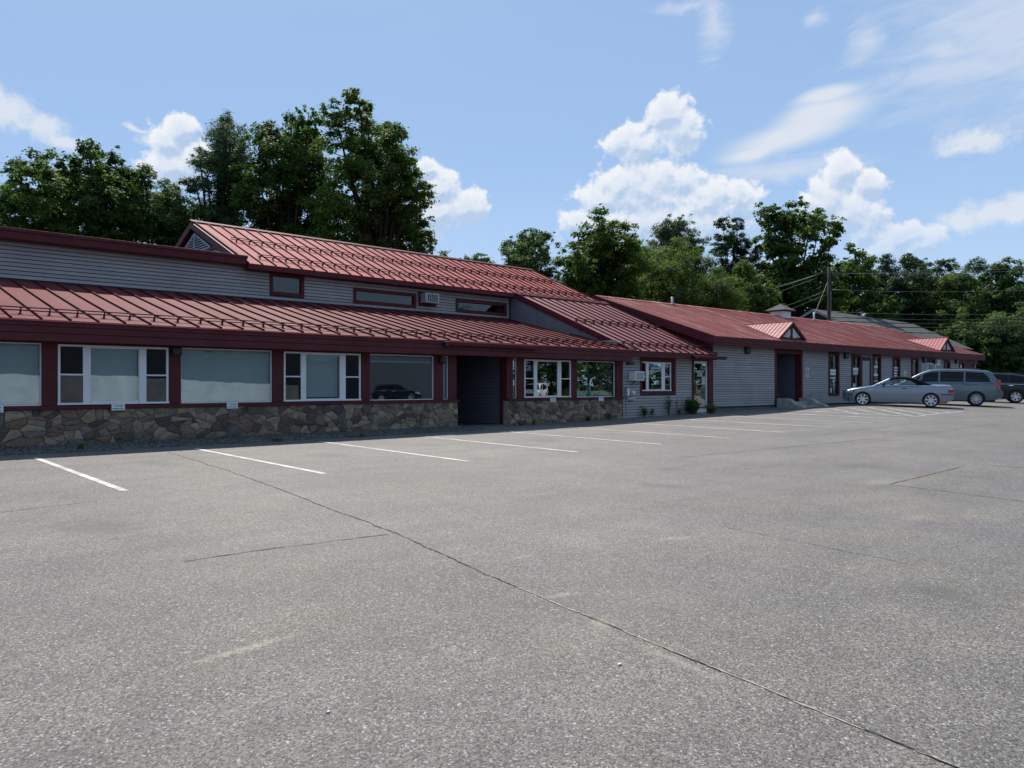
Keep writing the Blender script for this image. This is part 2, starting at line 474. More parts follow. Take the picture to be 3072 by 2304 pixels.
mat('white_paint', rough=0.5, fn=mottled((0.62, 0.63, 0.64), 0.12, 3.0))
mat('blind', rough=0.6, fn=mottled((0.66, 0.66, 0.66), 0.08, 2.0))
mat('curtain', (0.55, 0.56, 0.56), 0.8)
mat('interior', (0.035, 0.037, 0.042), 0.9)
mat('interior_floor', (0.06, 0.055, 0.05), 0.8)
glass_material('glass', (0.80, 0.89, 0.89), boost=2.3)
glass_material('glass_wing', (0.8, 0.85, 0.86), boost=0.7)
glass_material('glass_upper', (0.5, 0.53, 0.55), boost=0.75)
glass_material('glass_dark', (0.34, 0.37, 0.40), boost=0.8)
glass_material('car_glass', (0.07, 0.09, 0.11), boost=0.35)
glass_material('car_glass_clear', (0.62, 0.75, 0.72), boost=1.2)
mat('screen', rough=0.8, fn=mottled((0.055, 0.062, 0.078), 0.15, 3.0))
mat('black_metal', (0.012, 0.012, 0.013), 0.45)
mat('grey_metal', rough=0.45, metal=0.3, fn=mottled((0.36, 0.37, 0.37), 0.15, 5.0))
mat('dark_grille', (0.03, 0.032, 0.034), 0.6)
mat('door_white', rough=0.4, fn=mottled((0.55, 0.56, 0.57), 0.08, 3.0))
mat('door_grey', rough=0.45, fn=mottled((0.27, 0.285, 0.31), 0.07, 2.0))
mat('concrete', rough=0.9, fn=mottled((0.30, 0.30, 0.27), 0.3, 3.5, bstr=0.35, bscale=50))
mat('foundation', rough=0.9, fn=mottled((0.13, 0.115, 0.105), 0.35, 3.0, bstr=0.4, bscale=30))
mat('bucket_red', (0.42, 0.015, 0.02), 0.4)
mat('sign_white', rough=0.4, fn=mottled((0.66, 0.74, 0.72), 0.07, 6.0))
mat('letter_green', (0.03, 0.16, 0.115), 0.5)
mat('letter_white', (0.72, 0.74, 0.76), 0.5)
mat('letter_black', (0.02, 0.02, 0.022), 0.5)
mat('letter_blue', (0.05, 0.30, 0.46), 0.5)
mat('letter_navy', (0.04, 0.13, 0.28), 0.5)
mat('bark', rough=0.9, spec=0.1, fn=mottled((0.034, 0.028, 0.024), 0.4, 4.0, bstr=0.8, bscale=14))
mat('pole_wood', rough=0.9, spec=0.1, fn=mottled((0.070, 0.060, 0.052), 0.3, 3.0, bstr=0.5, bscale=25))
mat('wire', (0.16, 0.165, 0.16), 0.5)
mat('wire_black', (0.012, 0.012, 0.012), 0.6)
mat('shingle', rough=0.9, spec=0.15, fn=mottled((0.098, 0.102, 0.102), 0.18, 2.5, per=0.08, bstr=0.4, bscale=20))
mat('navy_siding', rough=0.6, fn=mottled((0.035, 0.048, 0.075), 0.15, 2.0))
mat('rubber', (0.016, 0.016, 0.017), 0.75)
mat('alloy', (0.56, 0.57, 0.58), 0.32, metal=0.75)
mat('hub_cover', (0.50, 0.51, 0.52), 0.4, metal=0.5)
mat('car_silver_blue', (0.200, 0.230, 0.275), 0.30, metal=0.55, coat=0.7)
mat('car_green_grey', (0.105, 0.138, 0.158), 0.32, metal=0.5, coat=0.6)
mat('car_navy', (0.006, 0.007, 0.016), 0.35, 0.3, coat=0.25)
mat('car_white', (0.70, 0.70, 0.70), 0.35, coat=0.6)
mat('soft_top', (0.010, 0.010, 0.013), 0.95, 0.05)
mat('car_plastic', (0.014, 0.014, 0.016), 0.6)
mat('tail_red', (0.42, 0.012, 0.018), 0.15, coat=0.6)
mat('lamp_clear', (0.55, 0.57, 0.60), 0.1, coat=0.8)
mat('chrome', (0.75, 0.76, 0.78), 0.12, metal=1.0)
mat('car_seat', (0.10, 0.10, 0.10), 0.8)
leaf_material('leaf_maple', (0.032, 0.064, 0.016), (0.068, 0.118, 0.028), (0.131, 0.228, 0.034))
leaf_material('leaf_ash', (0.037, 0.076, 0.024), (0.070, 0.124, 0.039), (0.131, 0.228, 0.050))
leaf_material('leaf_elm', (0.042, 0.077, 0.034), (0.073, 0.120, 0.056), (0.109, 0.193, 0.060), 0.34)
leaf_material('leaf_locust', (0.045, 0.083, 0.020), (0.072, 0.114, 0.032), (0.144, 0.223, 0.039))
leaf_material('leaf_spruce', (0.026, 0.055, 0.026), (0.044, 0.079, 0.036), (0.070, 0.133, 0.039), 0.3)
leaf_material('leaf_weed', (0.045, 0.085, 0.020), (0.085, 0.130, 0.040), (0.14, 0.22, 0.04))


# ------------------------------------------------------------------ mesh helpers
def link(o, parent=None):
    COL.objects.link(o)
    if parent is not None:
        o.parent = parent
    return o


def mesh_from(name, verts, faces, mats=None, smooth=False, fmat=None):
    me = bpy.data.meshes.new(name)
    me.from_pydata([tuple(v) for v in verts], [], [tuple(f) for f in faces])
    for m in (mats or []):
        me.materials.append(MATS[m])
    if fmat is not None:
        me.polygons.foreach_set('material_index', fmat)
    if smooth:
        me.polygons.foreach_set('use_smooth', [True] * len(me.polygons))
    me.update()
    return me


class MB:
    def __init__(self):
        self.v, self.f = [], []

    def add(self, vs, fs):
        o = len(self.v)
        self.v += [tuple(v) for v in vs]
        self.f += [tuple(i + o for i in f) for f in fs]
        return self

    def box(self, x0, x1, y0, y1, z0, z1):
        return self.add([(x0, y0, z0), (x1, y0, z0), (x1, y1, z0), (x0, y1, z0), (x0, y0, z1), (x1, y0, z1), (x1, y1, z1), (x0, y1, z1)],
                        [(0, 3, 2, 1), (4, 5, 6, 7), (0, 1, 5, 4), (1, 2, 6, 5), (2, 3, 7, 6), (3, 0, 4, 7)])

    def prism(self, poly, axis, a, b):
        """poly: 2-D points; extruded along axis ('x','y','z') from a to b"""
        n = len(poly)
        def P(p, t):
            return (t, p[0], p[1]) if axis == 'x' else (p[0], t, p[1]) if axis == 'y' else (p[0], p[1], t)
        vs = [P(p, a) for p in poly] + [P(p, b) for p in poly]
        fs = [tuple(range(n - 1, -1, -1)), tuple(range(n, 2 * n))]
        fs += [(i, (i + 1) % n, n + (i + 1) % n, n + i) for i in range(n)]
        return self.add(vs, fs)

    def tube(self, pts, rad, seg=8, cap=True):
        pts = [Vector(p) for p in pts]
        if not isinstance(rad, (list, tuple)):
            rad = [rad] * len(pts)
        rings = []
        for i, p in enumerate(pts):
            d = (pts[min(i + 1, len(pts) - 1)] - pts[max(i - 1, 0)]).normalized()
            up = Vector((0, 0, 1)) if abs(d.z) < 0.9 else Vector((1, 0, 0))
            a = d.cross(up).normalized()
            c = a.cross(d)
            rings.append([p + (a * math.cos(t) + c * math.sin(t)) * rad[i] for t in (2 * math.pi * k / seg for k in range(seg))])
        vs = [q for r in rings for q in r]
        fs = []
        for i in range(len(pts) - 1):
            for k in range(seg):
                fs.append((i * seg + k, i * seg + (k + 1) % seg, (i + 1) * seg + (k + 1) % seg, (i + 1) * seg + k))
        if cap:
            fs.append(tuple(range(seg - 1, -1, -1)))
            fs.append(tuple((len(pts) - 1) * seg + k for k in range(seg)))
        return self.add(vs, fs)

    def lathe(self, prof, seg=24, axis='y'):
        """prof: (radius, height) pairs turned about an axis"""
        vs, fs = [], []
        for r, h in prof:
            for k in range(seg):
                t = 2 * math.pi * k / seg
                c, s = r * math.cos(t), r * math.sin(t)
                vs.append((c, h, s) if axis == 'y' else (c, s, h) if axis == 'z' else (h, c, s))
        for i in range(len(prof) - 1):
            for k in range(seg):
                fs.append((i * seg + k, i * seg + (k + 1) % seg, (i + 1) * seg + (k + 1) % seg, (i + 1) * seg + k))
        return self.add(vs, fs)

    def obj(self, name, m, parent=None, smooth=False, loc=None):
        me = mesh_from(name, self.v, self.f, [m], smooth)
        o = bpy.data.objects.new(name, me)
        if loc is not None:
            o.location = loc
        return link(o, parent)


def box(name, m, parent, x0, x1, y0, y1, z0, z1, bevel=0.0):
    o = MB().box(x0, x1, y0, y1, z0, z1).obj(name, m, parent)
    if bevel:
        md = o.modifiers.new('bevel', 'BEVEL')
        md.width = bevel
        md.segments = 2
    return o


def empty(name, loc=(0, 0, 0), rz=0.0, parent=None):
    o = bpy.data.objects.new(name, None)
    o.location = loc
    o.rotation_euler = (0, 0, rz)
    o.empty_display_size = 0.3
    return link(o, parent)


def tag(o, label=None, cat=None, group=None, kind=None):
    for k, v in (('label', label), ('category', cat), ('group', group), ('kind', kind)):
        if v:
            o[k] = v
    return o


def shared(name, me, parent, loc=(0, 0, 0), scale=(1, 1, 1), rot=(0, 0, 0)):
    o = bpy.data.objects.new(name, me)
    o.location = loc
    o.scale = scale
    o.rotation_euler = rot
    return link(o, parent)


def text(name, body, size, m, parent, loc, align='CENTER', bold=0.0, sx=1.0, rot=(math.pi / 2, 0, 0)):
    cu = bpy.data.curves.new(name, 'FONT')
    cu.body = body
    cu.size = size
    cu.align_x = align
    cu.align_y = 'CENTER'
    cu.offset = bold
    cu.extrude = 0.0012
    cu.resolution_u = 3
    cu.materials.append(MATS[m])
    tmp = bpy.data.objects.new('tmp', cu)
    COL.objects.link(tmp)
    dg = bpy.context.evaluated_depsgraph_get()
    me = bpy.data.meshes.new_from_object(tmp.evaluated_get(dg))
    bpy.data.objects.remove(tmp)
    bpy.data.curves.remove(cu)
    o = bpy.data.objects.new(name, me)
    o.location = loc
    o.rotation_euler = rot
    o.scale = (sx, 1, 1)
    return link(o, parent)


RNG = random.Random(7)

# ------------------------------------------------------------------ ground, lot, markings
def smooth01(t):
    t = min(max(t, 0.0), 1.0)
    return t * t * (3 - 2 * t)


def ground_z(x, y):
    r = float(np.interp(x, [-100, 12, 18, 24, 28, 33, 37, 45, 200], [0, 0, .02, .10, .17, .25, .28, .30, .30]))
    z = r + .012 * (min(max(y, -30.0), 19.0) - 10.5)
    z += smooth01((x - 28.0) / 4.0) * .030 * (min(max(y, 9.5), 14.0) - 10.0) * (1 - smooth01((x - 70) / 40)) * (1 - .95 * smooth01((y - 14.0) / 2.6))
    return z


def sheet(name, xs, ys, dz, m):
    vs = [(x, y, ground_z(x, y) + dz) for y in ys for x in xs]
    n = len(xs)
    fs = [(j * n + i, j * n + i + 1, (j + 1) * n + i + 1, (j + 1) * n + i) for j in range(len(ys) - 1) for i in range(n - 1)]
    o = link(bpy.data.objects.new(name, mesh_from(name, vs, fs, [m], True)))
    return o


gx = [-2500, -800, -300, -150] + list(range(-100, 131, 2)) + [150, 200, 300, 800, 2500]
gy = [-2500, -800, -300, -120] + list(range(-60, 61, 2)) + [80, 150, 300, 800, 2500]
ground = tag(sheet('ground', gx, gy, -0.05, 'grass_ground'), 'green rough ground reaching away behind the building and lot', 'ground', kind='structure')
lot = sheet('parking_lot', [x * 0.5 for x in range(-70, 140)] + [72, 76, 80, 85, 90], [y * 0.5 for y in range(-56, 36)] + [17.8], 0.0, 'asphalt')
tag(lot, 'worn grey asphalt parking lot with speckled surface', 'parking lot', kind='structure')


def ribbon(name, pts, width, m, dz=0.004, parent=None, jit=0.0, rng=RNG, step=0.25):
    """flat strip laid on the lot along a polyline"""
    P = []
    for (x0, y0), (x1, y1) in zip(pts[:-1], pts[1:]):
        L = math.hypot(x1 - x0, y1 - y0)
        n = max(1, int(L / step))
        for k in range(n):
            t = k / n
            P.append((x0 + (x1 - x0) * t, y0 + (y1 - y0) * t))
    P.append(pts[-1])
    vs, fs = [], []
    wob = 0.0
    for i, (x, y) in enumerate(P):
        a, b = P[max(i - 1, 0)], P[min(i + 1, len(P) - 1)]
        d = math.hypot(b[0] - a[0], b[1] - a[1]) or 1
        nx, ny = -(b[1] - a[1]) / d, (b[0] - a[0]) / d
        if jit:
            wob = wob * 0.8 + rng.uniform(-jit, jit)
            w = width * rng.uniform(0.35, 1.5)
        else:
            w = width
        for s in (-0.5, 0.5):
            X, Y = x + nx * (wob + s * w), y + ny * (wob + s * w)
            vs.append((X, Y, ground_z(X, Y) + dz))
        if i:
            fs.append((2 * i - 2, 2 * i - 1, 2 * i + 1, 2 * i))
    o = bpy.data.objects.new(name, mesh_from(name, vs, fs, [m]))
    return link(o, parent)


for i in range(10):
    x = 3.1 + 2.83 * i
    y_end = 10.55 - 0.03 * i
    dx = 0.05 if i < 3 else 0.0
    ribbon('painted_line', [(x + dx, 15.85 if i < 8 else 15.2), (x, y_end)], 0.10, 'line_paint', parent=lot)
for pts in ([(11.62, 15.52), (17.25, 15.58)], [(22.95, 15.42), (28.6, 15.05)], [(13.4, 17.15), (15.2, 15.64)], [(14.9, 17.15), (16.4, 15.66)], [(16.2, 17.1), (17.2, 16.0)],
            [(29.75, 15.0), (30.05, 9.75)], [(30.0, 10.45), (35.2, 10.40)], [(30.0, 13.7), (29.75, 14.4)], [(29.85, 12.45), (31.3, 14.2)], [(29.95, 11.45), (32.4, 13.9)],
            [(30.0, 10.50), (33.6, 13.6)], [(31.2, 10.44), (34.2, 13.1)], [(32.5, 10.43), (34.9, 12.5)], [(33.8, 10.42), (35.2, 11.7)]):
    ribbon('painted_line', pts, 0.085, 'line_paint', dz=0.006, parent=lot)
# cracks follow the paving joints
ribbon('crack', [(5.3, 15.4), (4.95, 11.5), (4.45, 8.0), (4.18, 6.08), (3.95, 4.9), (3.82, 4.3)], 0.011, 'crack', parent=lot, jit=0.012, step=0.06)
for (xa, ya), (xb, yb), w_ in (((3.62, 3.25), (3.56, 2.85), .005), ((3.50, 2.52), (3.44, 2.12), .006), ((3.40, 1.86), (3.37, 1.66), .005), ((3.33, 1.44), (3.24, .9), .006), ((3.2, .6), (3.0, -2.0), .006), ((3.80, 4.28), (3.74, 3.92), .006)):
    ribbon('crack', [(xa, ya), (xb, yb)], w_, 'crack', dz=0.006, parent=lot, jit=0.004, step=0.03)
ribbon('crack', [(3.82, 4.32), (3.75, 4.0), (3.5, 2.5), (3.26, 1.0), (3.0, -2.0)], 0.012, 'crack_sand', dz=0.004, parent=lot, jit=0.005, step=0.04)
ribbon('crack', [(4.18, 6.08), (3.2, 6.2), (2.27, 6.25)], 0.011, 'crack', parent=lot, jit=0.010, step=0.07)
ribbon('crack', [(6.84, 4.34), (6.75, 3.4), (6.6, 2.3)], 0.007, 'crack', parent=lot, jit=0.008, step=0.07)
ribbon('crack', [(12.2, 8.5), (17.5, 8.1), (24.3, 7.5), (33.0, 6.6)], 0.016, 'crack', parent=lot, jit=0.008, step=0.15)
ribbon('crack', [(15.5, 4.1), (15.45, 2.0)], 0.03, 'crack', parent=lot, jit=0.006, step=0.1)
ribbon('crack', [(14.8, 4.4), (11.5, 4.36), (11.1, 2.3)], 0.015, 'crack', parent=lot, jit=0.008, step=0.1)
ribbon('crack', [(20.5, 9.4), (26.0, 9.2), (31.0, 8.9)], 0.018, 'crack', parent=lot, jit=0.010, step=0.15)
ribbon('crack', [(0.8, 9.6), (2.6, 9.9)], 0.012, 'crack', parent=lot, jit=0.010, step=0.08)


def small_litter(x, y, s, m, seed, name, label, cat):
    r = random.Random(seed)
    b = MB()
    z = ground_z(x, y) + 0.004
    ring = [(x + s * r.uniform(.7, 1.2) * math.cos(6.283 * k / 7), y + 0.6 * s * r.uniform(.7, 1.2) * math.sin(6.283 * k / 7)) for k in range(7)]
    vs = [(a, c, z) for a, c in ring] + [(x + (a - x) * .7, y + (c - y) * .7, z + s * .35) for a, c in ring]
    b.add(vs, [(i, (i + 1) % 7, 7 + (i + 1) % 7, 7 + i) for i in range(7)] + [tuple(range(7, 14))])
    tag(b.obj(name, m), label, cat)


small_litter(1.72, 3.02, 0.013, 'white_paint', 1, 'pebble', 'small white pebble lying alone on the near asphalt', 'pebble')
small_litter(3.12, 2.52, 0.018, 'white_paint', 2, 'paper_scrap', 'flat white scrap lying beside the long sandy crack', 'litter')


# gravel strip below the stone wall
def gravel_bed():
    rng = np.random.default_rng(5)
    ys_, xs_ = np.linspace(16.6, 17.75, 9), np.arange(-3.0, 14.6, 0.25)
    vs, n = [], len(xs_)
    for j, y in enumerate(ys_):
        for x in xs_:
            t = j / 8
            z = ground_z(x, y) + (0.0 if j == 0 else 0.012 + 0.055 * t * t + 0.012 * math.sin(x * 2.1 + j) * t)
            vs.append((x, y + (0.06 * math.sin(x * 1.7) + 0.04 * math.sin(x * 4.3) if j == 0 else 0), z))
    fs = [(j * n + i, j * n + i + 1, (j + 1) * n + i + 1, (j + 1) * n + i) for j in range(8) for i in range(n - 1)]
    o = link(bpy.data.objects.new('gravel_bed', mesh_from('gravel_bed', vs, fs, ['gravel'], True)))
    tag(o, 'strip of dark gravel along the foot of the stone wall', 'gravel', kind='stuff')
    # loose stones, real little solids
    N = 15000
    x = rng.uniform(1.0, 14.5, N)
    y = 16.5 + 1.18 * rng.random(N) ** 0.75
    t = (y - 16.6) / 1.15
    r = rng.uniform(0.010, 0.034, N)
    z = np.array([ground_z(a, b) for a, b in zip(x, y)]) + 0.010 + 0.055 * np.clip(t, 0, 1) ** 2
    base = np.array([(1, 0, 0), (-1, 0, 0), (0, 1, 0), (0, -1, 0), (0, 0, 1), (0, 0, -1)], float)
    V = base[None] * rng.uniform(.6, 1.3, (N, 6, 3)) * r[:, None, None]
    a = rng.uniform(0, 6.28, N)
    c, s = np.cos(a)[:, None], np.sin(a)[:, None]
    V = np.stack([V[..., 0] * c - V[..., 1] * s, V[..., 0] * s + V[..., 1] * c, V[..., 2] * .8], -1)
    V += np.stack([x, y, z], -1)[:, None]
    F = np.array([(0, 2, 4), (2, 1, 4), (1, 3, 4), (3, 0, 4)], int)
    F = (F[None] + 6 * np.arange(N)[:, None, None]).reshape(-1, 3)
    mesh_np('loose_stone', V.reshape(-1, 3), F, 'pebbles', o)['kind'] = 'stuff'


def mesh_np(name, V, F, m, parent=None):
    """fast mesh from arrays, all faces with the same corner count"""
    me = bpy.data.meshes.new(name)
    k = F.shape[1]
    me.vertices.add(len(V))
    me.vertices.foreach_set('co', np.ascontiguousarray(V, np.float32).ravel())
    me.loops.add(F.size)
    me.loops.foreach_set('vertex_index', np.ascontiguousarray(F, np.int32).ravel())
    me.polygons.add(len(F))
    me.polygons.foreach_set('loop_start', np.arange(0, F.size, k, dtype=np.int32))
    me.polygons.foreach_set('loop_total', np.full(len(F), k, np.int32))
    me.materials.append(MATS[m])
    me.update(calc_edges=True)
    return link(bpy.data.objects.new(name, me), parent)


gravel_bed()

from mathutils import Matrix
# ------------------------------------------------------------------ building helpers
def building(name, loc, label, cat):
    r = empty(name, loc)
    tag(r, label, cat)
    return r, Matrix.Translation(-Vector(loc))


def own(o, inv):
    """let a child keep world coordinates under its thing"""
    o.matrix_parent_inverse = inv
    return o


COURSE = 0.1035
G0 = 0.017      # open slot under each board, shaped to darken the lap line
PLANK = mesh_from('plank', [(0, -.034, G0), (1, -.034, G0), (1, 0, G0 + .004), (0, 0, G0 + .004), (0, -.016, COURSE), (1, -.016, COURSE), (1, 0, COURSE), (0, 0, COURSE)],
                  [(0, 3, 2, 1), (4, 5, 6, 7), (0, 1, 5, 4), (1, 2, 6, 5), (2, 3, 7, 6), (3, 0, 4, 7)], ['siding'])


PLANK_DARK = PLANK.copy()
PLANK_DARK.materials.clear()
PLANK_DARK.materials.append(MATS['shaded_siding'])


def planks(part, x0, x1, z0, z1, y, holes=(), rot=0.0, origin=None, course=COURSE, trim=None, me=None):
    """lapped boards, each its own object, cut at the openings; trim(z) may shorten a course"""
    z = z0
    c, s = math.cos(rot), math.sin(rot)
    while z < z1 - 0.02:
        a, b = x0, x1
        if trim:
            a, b = trim(z + course / 2)
        spans = [(a, b)]
        for hx0, hx1, hz0, hz1 in holes:
            if min(z + course, hz1) - max(z, hz0) > 0.35 * course:
                nxt = []
                for p, q in spans:
                    if hx1 <= p or hx0 >= q:
                        nxt.append((p, q))
                    else:
                        if hx0 - p > 0.02:
                            nxt.append((p, hx0))
                        if q - hx1 > 0.02:
                            nxt.append((hx1, q))
                spans = nxt
        h = min(course, z1 - z)
        cut = []
        for p, q in spans:                    # boards come in 3.66 m lengths
            if q - p > 4.0:
                k = p + RNG.uniform(0.9, 3.66)
                while k < q - .5:
                    cut.append((p, k - .004))
                    p = k
                    k += 3.66
            cut.append((p, q))
        for p, q in cut:
            if q - p < 0.03:
                continue
            if origin is None:
                loc = (p, y, z)
            else:
                loc = (origin[0] + c * p, origin[1] + s * p, z)
            shared('plank', me or PLANK, part, loc, (q - p, 1, h / COURSE), (0, 0, rot))
        z += course


def clip_half(poly, px, py, nx, ny):
    out = []
    n = len(poly)
    for i in range(n):
        a, b = poly[i], poly[(i + 1) % n]
        da = (a[0] - px) * nx + (a[1] - py) * ny
        db = (b[0] - px) * nx + (b[1] - py) * ny
        if da <= 0:
            out.append(a)
        if da * db < 0:
            t = da / (da - db)
            out.append((a[0] + (b[0] - a[0]) * t, a[1] + (b[1] - a[1]) * t))
    return out


def stones(part, x0, x1, z0, z1, y, seed, end_faces=()):
    """fieldstone veneer: irregular cells with recessed mortar, one object per stone"""
    r = random.Random(seed)
    pts = []
    area = (x1 - x0) * (z1 - z0)
    target = int(area / 0.048)
    tries = 0
    while len(pts) < target and tries < 20000:
        tries += 1
        p = (r.uniform(x0, x1), r.uniform(z0, z1))
        md = r.choice((0.09, 0.13, 0.19, 0.25, 0.32))
        if all(math.hypot((p[0] - q[0]) * 0.78, p[1] - q[1]) > min(md, q[2]) for q in pts):
            pts.append((p[0], p[1], md))
    k = 0.72
    for i, (px, pz, _) in enumerate(pts):
        poly = [(x0, z0), (x1, z0), (x1, z1), (x0, z1)]
        for j, (qx, qz, _) in enumerate(pts):
            if i == j or abs(qx - px) > 1.2:
                continue
            nx, nz = (qx - px) * k * k, (qz - pz)
            poly = clip_half(poly, (px + qx) / 2, (pz + qz) / 2, nx, nz)
            if len(poly) < 3:
                break
        if len(poly) < 3:
            continue
        pieces = [poly]
        A_ = abs(sum(poly[q][0] * poly[q - 1][1] - poly[q - 1][0] * poly[q][1] for q in range(len(poly)))) / 2
        if A_ > .035 and r.random() < .55:
            mx, mz = sum(q[0] for q in poly) / len(poly), sum(q[1] for q in poly) / len(poly)
            an = r.choice((0, 90, 90, 65, 115, 30)) + r.uniform(-14, 14)
            ca, sa = math.cos(math.radians(an)), math.sin(math.radians(an))
            mx += r.uniform(-.04, .04)
            pieces = [clip_half(poly, mx, mz, ca, sa), clip_half(poly, mx, mz, -ca, -sa)]
        for poly in pieces:
            if len(poly) < 3:
                continue
            cx = sum(p[0] for p in poly) / len(poly)
            cz = sum(p[1] for p in poly) / len(poly)
            # round the corners a little, jitter, leave a joint
            sm = []
            n = len(poly)
            for a in range(n):
                p, q = poly[a], poly[(a + 1) % n]
                for t in (0.10, 0.90):
                    sm.append((p[0] + (q[0] - p[0]) * t + r.uniform(-.006, .006), p[1] + (q[1] - p[1]) * t + r.uniform(-.006, .006)))
            def inset(d):
                o = []
                for p in sm:
                    dx, dz = p[0] - cx, p[1] - cz
                    L = math.hypot(dx, dz) or 1
                    f = max(0.25, (L - d) / L)
                    o.append((cx + dx * f, cz + dz * f))
                return o
            proud = r.uniform(0.014, 0.045)
            tx, tz = r.uniform(-.07, .07), r.uniform(-.08, .08)
            rings = [(inset(0.0045), 0.0), (inset(0.006), proud * .75), (inset(0.017), proud)]
            vs, fs = [], []
            m = len(sm)
            for ring, d in rings:
                for p in ring:
                    vs.append((p[0] - cx, -d - (p[0] - cx) * tx * (d > 0) - (p[1] - cz) * tz * (d > 0) + (r.uniform(-.006, .006) if d > 0 else 0), p[1] - cz))
            vs.append((0, -proud - r.uniform(0.0, 0.015), 0))
            for a in range(2):
                for b in range(m):
                    fs.append((a * m + b, a * m + (b + 1) % m, (a + 1) * m + (b + 1) % m, (a + 1) * m + b))
            for b in range(m):
                fs.append((2 * m + b, 2 * m + (b + 1) % m, 3 * m))
            shared('stone', mesh_from('stone', vs, fs, ['stone'], False), part, (cx, y, cz))


def seam_roof(part, x0, n, pitch, eave, top, skew=0.0, m='roof_red', rib=0.042, ribw=0.024, thick=0.02, last=True):
    """standing seam panels: eave, top = (y, z); skew = shift in x from eave to top"""
    dy, dz = top[0] - eave[0], top[1] - eave[1]
    L = math.hypot(dy, dz)
    ny, nz = -dz / L, dy / L
    def P(x, t, h):
        return (x + skew * t, dy * t + ny * h, dz * t + nz * h)
    w = pitch - 0.004
    pan = mesh_from('roof_panel', [P(0, 0, 0), P(w, 0, 0), P(w, 1, 0), P(0, 1, 0), P(0, 0, -thick), P(w, 0, -thick), P(w, 1, -thick), P(0, 1, -thick)],
                    [(0, 1, 2, 3), (4, 7, 6, 5), (0, 4, 5, 1), (1, 5, 6, 2), (2, 6, 7, 3), (3, 7, 4, 0)], [m])
    a, b = -ribw / 2, ribw / 2
    seam = mesh_from('seam', [P(a, -.004, .002), P(b, -.004, .002), P(b, 1, .002), P(a, 1, .002), P(a, -.004, rib), P(b, -.004, rib), P(b, 1, rib), P(a, 1, rib)],
                     [(0, 3, 2, 1), (4, 5, 6, 7), (0, 1, 5, 4), (1, 2, 6, 5), (2, 3, 7, 6), (3, 0, 4, 7)], ['seam_red'])
    for i in range(n):
        shared('roof_panel', pan, part, (x0 + i * pitch, eave[0], eave[1]))
    for i in range(n + (1 if last else 0)):
        shared('seam', seam, part, (x0 + i * pitch, eave[0], eave[1]))
    return (dy / L, dz / L), (ny, nz), L


def bracket_mesh(sl, nr):
    """snow guard bracket standing on a roof of slope sl with normal nr"""
    def P(x, s, h):
        return (x, sl[0] * s + nr[0] * h, sl[1] * s + nr[1] * h)
    vs, fs = [], []
    def bx(x0, x1, s0, s1, h0, h1):
        o = len(vs)
        vs.extend([P(x0, s0, h0), P(x1, s0, h0), P(x1, s1, h0), P(x0, s1, h0), P(x0, s0, h1), P(x1, s0, h1), P(x1, s1, h1), P(x0, s1, h1)])
        fs.extend([tuple(o + i for i in f) for f in ((0, 3, 2, 1), (4, 5, 6, 7), (0, 1, 5, 4), (1, 2, 6, 5), (2, 3, 7, 6), (3, 0, 4, 7))])
    bx(-.04, .04, -.03, .10, .002, .012)
    bx(-.011, .011, -.016, .016, .012, .15)
    o = len(vs)
    vs.extend([P(-.009, .016, .012), P(-.009, .08, .012), P(-.009, .016, .11), P(.009, .016, .012), P(.009, .08, .012), P(.009, .016, .11)])
    fs.extend([(o, o + 1, o + 2), (o + 3, o + 5, o + 4), (o, o + 3, o + 4, o + 1), (o + 1, o + 4, o + 5, o + 2), (o + 2, o + 5, o + 3, o)])
    return mesh_from('bracket', vs, fs, ['guard_red'])


def snow_guard(part, xs, y, z, sl, nr, x0, x1):
    me = bracket_mesh(sl, nr)
    for x in xs:
        shared('bracket', me, part, (x, y, z))
    for h in (0.075, 0.135):
        off = -0.028
        MB().tube([(x0, y + sl[0] * off + nr[0] * h, z + sl[1] * off + nr[1] * h), (x1, y + sl[0] * off + nr[0] * h, z + sl[1] * off + nr[1] * h)], 0.013, 8).obj('snow_rail', 'guard_red', part, True)


def blind(parent, x0, x1, z0, z1, y, tilt=72.0, pitch=0.026, m='blind'):
    b = MB()
    t = math.radians(tilt)
    w = 0.0135
    z = z1 - 0.02
    while z > z0:
        dy, dz = w * math.cos(t), w * math.sin(t)
        b.add([(x0, y - dy, z - dz), (x1, y - dy, z - dz), (x1, y + dy, z + dz), (x0, y + dy, z + dz)], [(0, 1, 2, 3)])
        z -= pitch
    b.box(x0, x1, y - .02, y + .02, z1 - .02, z1 + .02)
    o = b.obj('blind', m, parent)
    o['kind'] = 'stuff'
    return o


def fixed_window(parent, x0, x1, z0, z1, y, inv=None, blinds=None, frame='white_vinyl', fw=0.022, glass='glass', deep=0.05):
    b = MB()
    b.box(x0, x1, y - deep * .5, y + deep * .5, z1 - fw, z1).box(x0, x1, y - deep * .5, y + deep * .5, z0, z0 + fw)
    b.box(x0, x0 + fw, y - deep * .5, y + deep * .5, z0 + fw, z1 - fw).box(x1 - fw, x1, y - deep * .5, y + deep * .5, z0 + fw, z1 - fw)
    f = b.obj('window', frame, parent)
    if inv is not None:
        own(f, inv)
    MB().box(x0 + fw * .5, x1 - fw * .5, y - .003, y + .003, z0 + fw * .5, z1 - fw * .5).obj('pane', glass, f)
    if blinds:
        blind(f, x0 + fw, x1 - fw, z0 + fw if blinds is True else blinds, z1 - fw, y + 0.09)
    return f


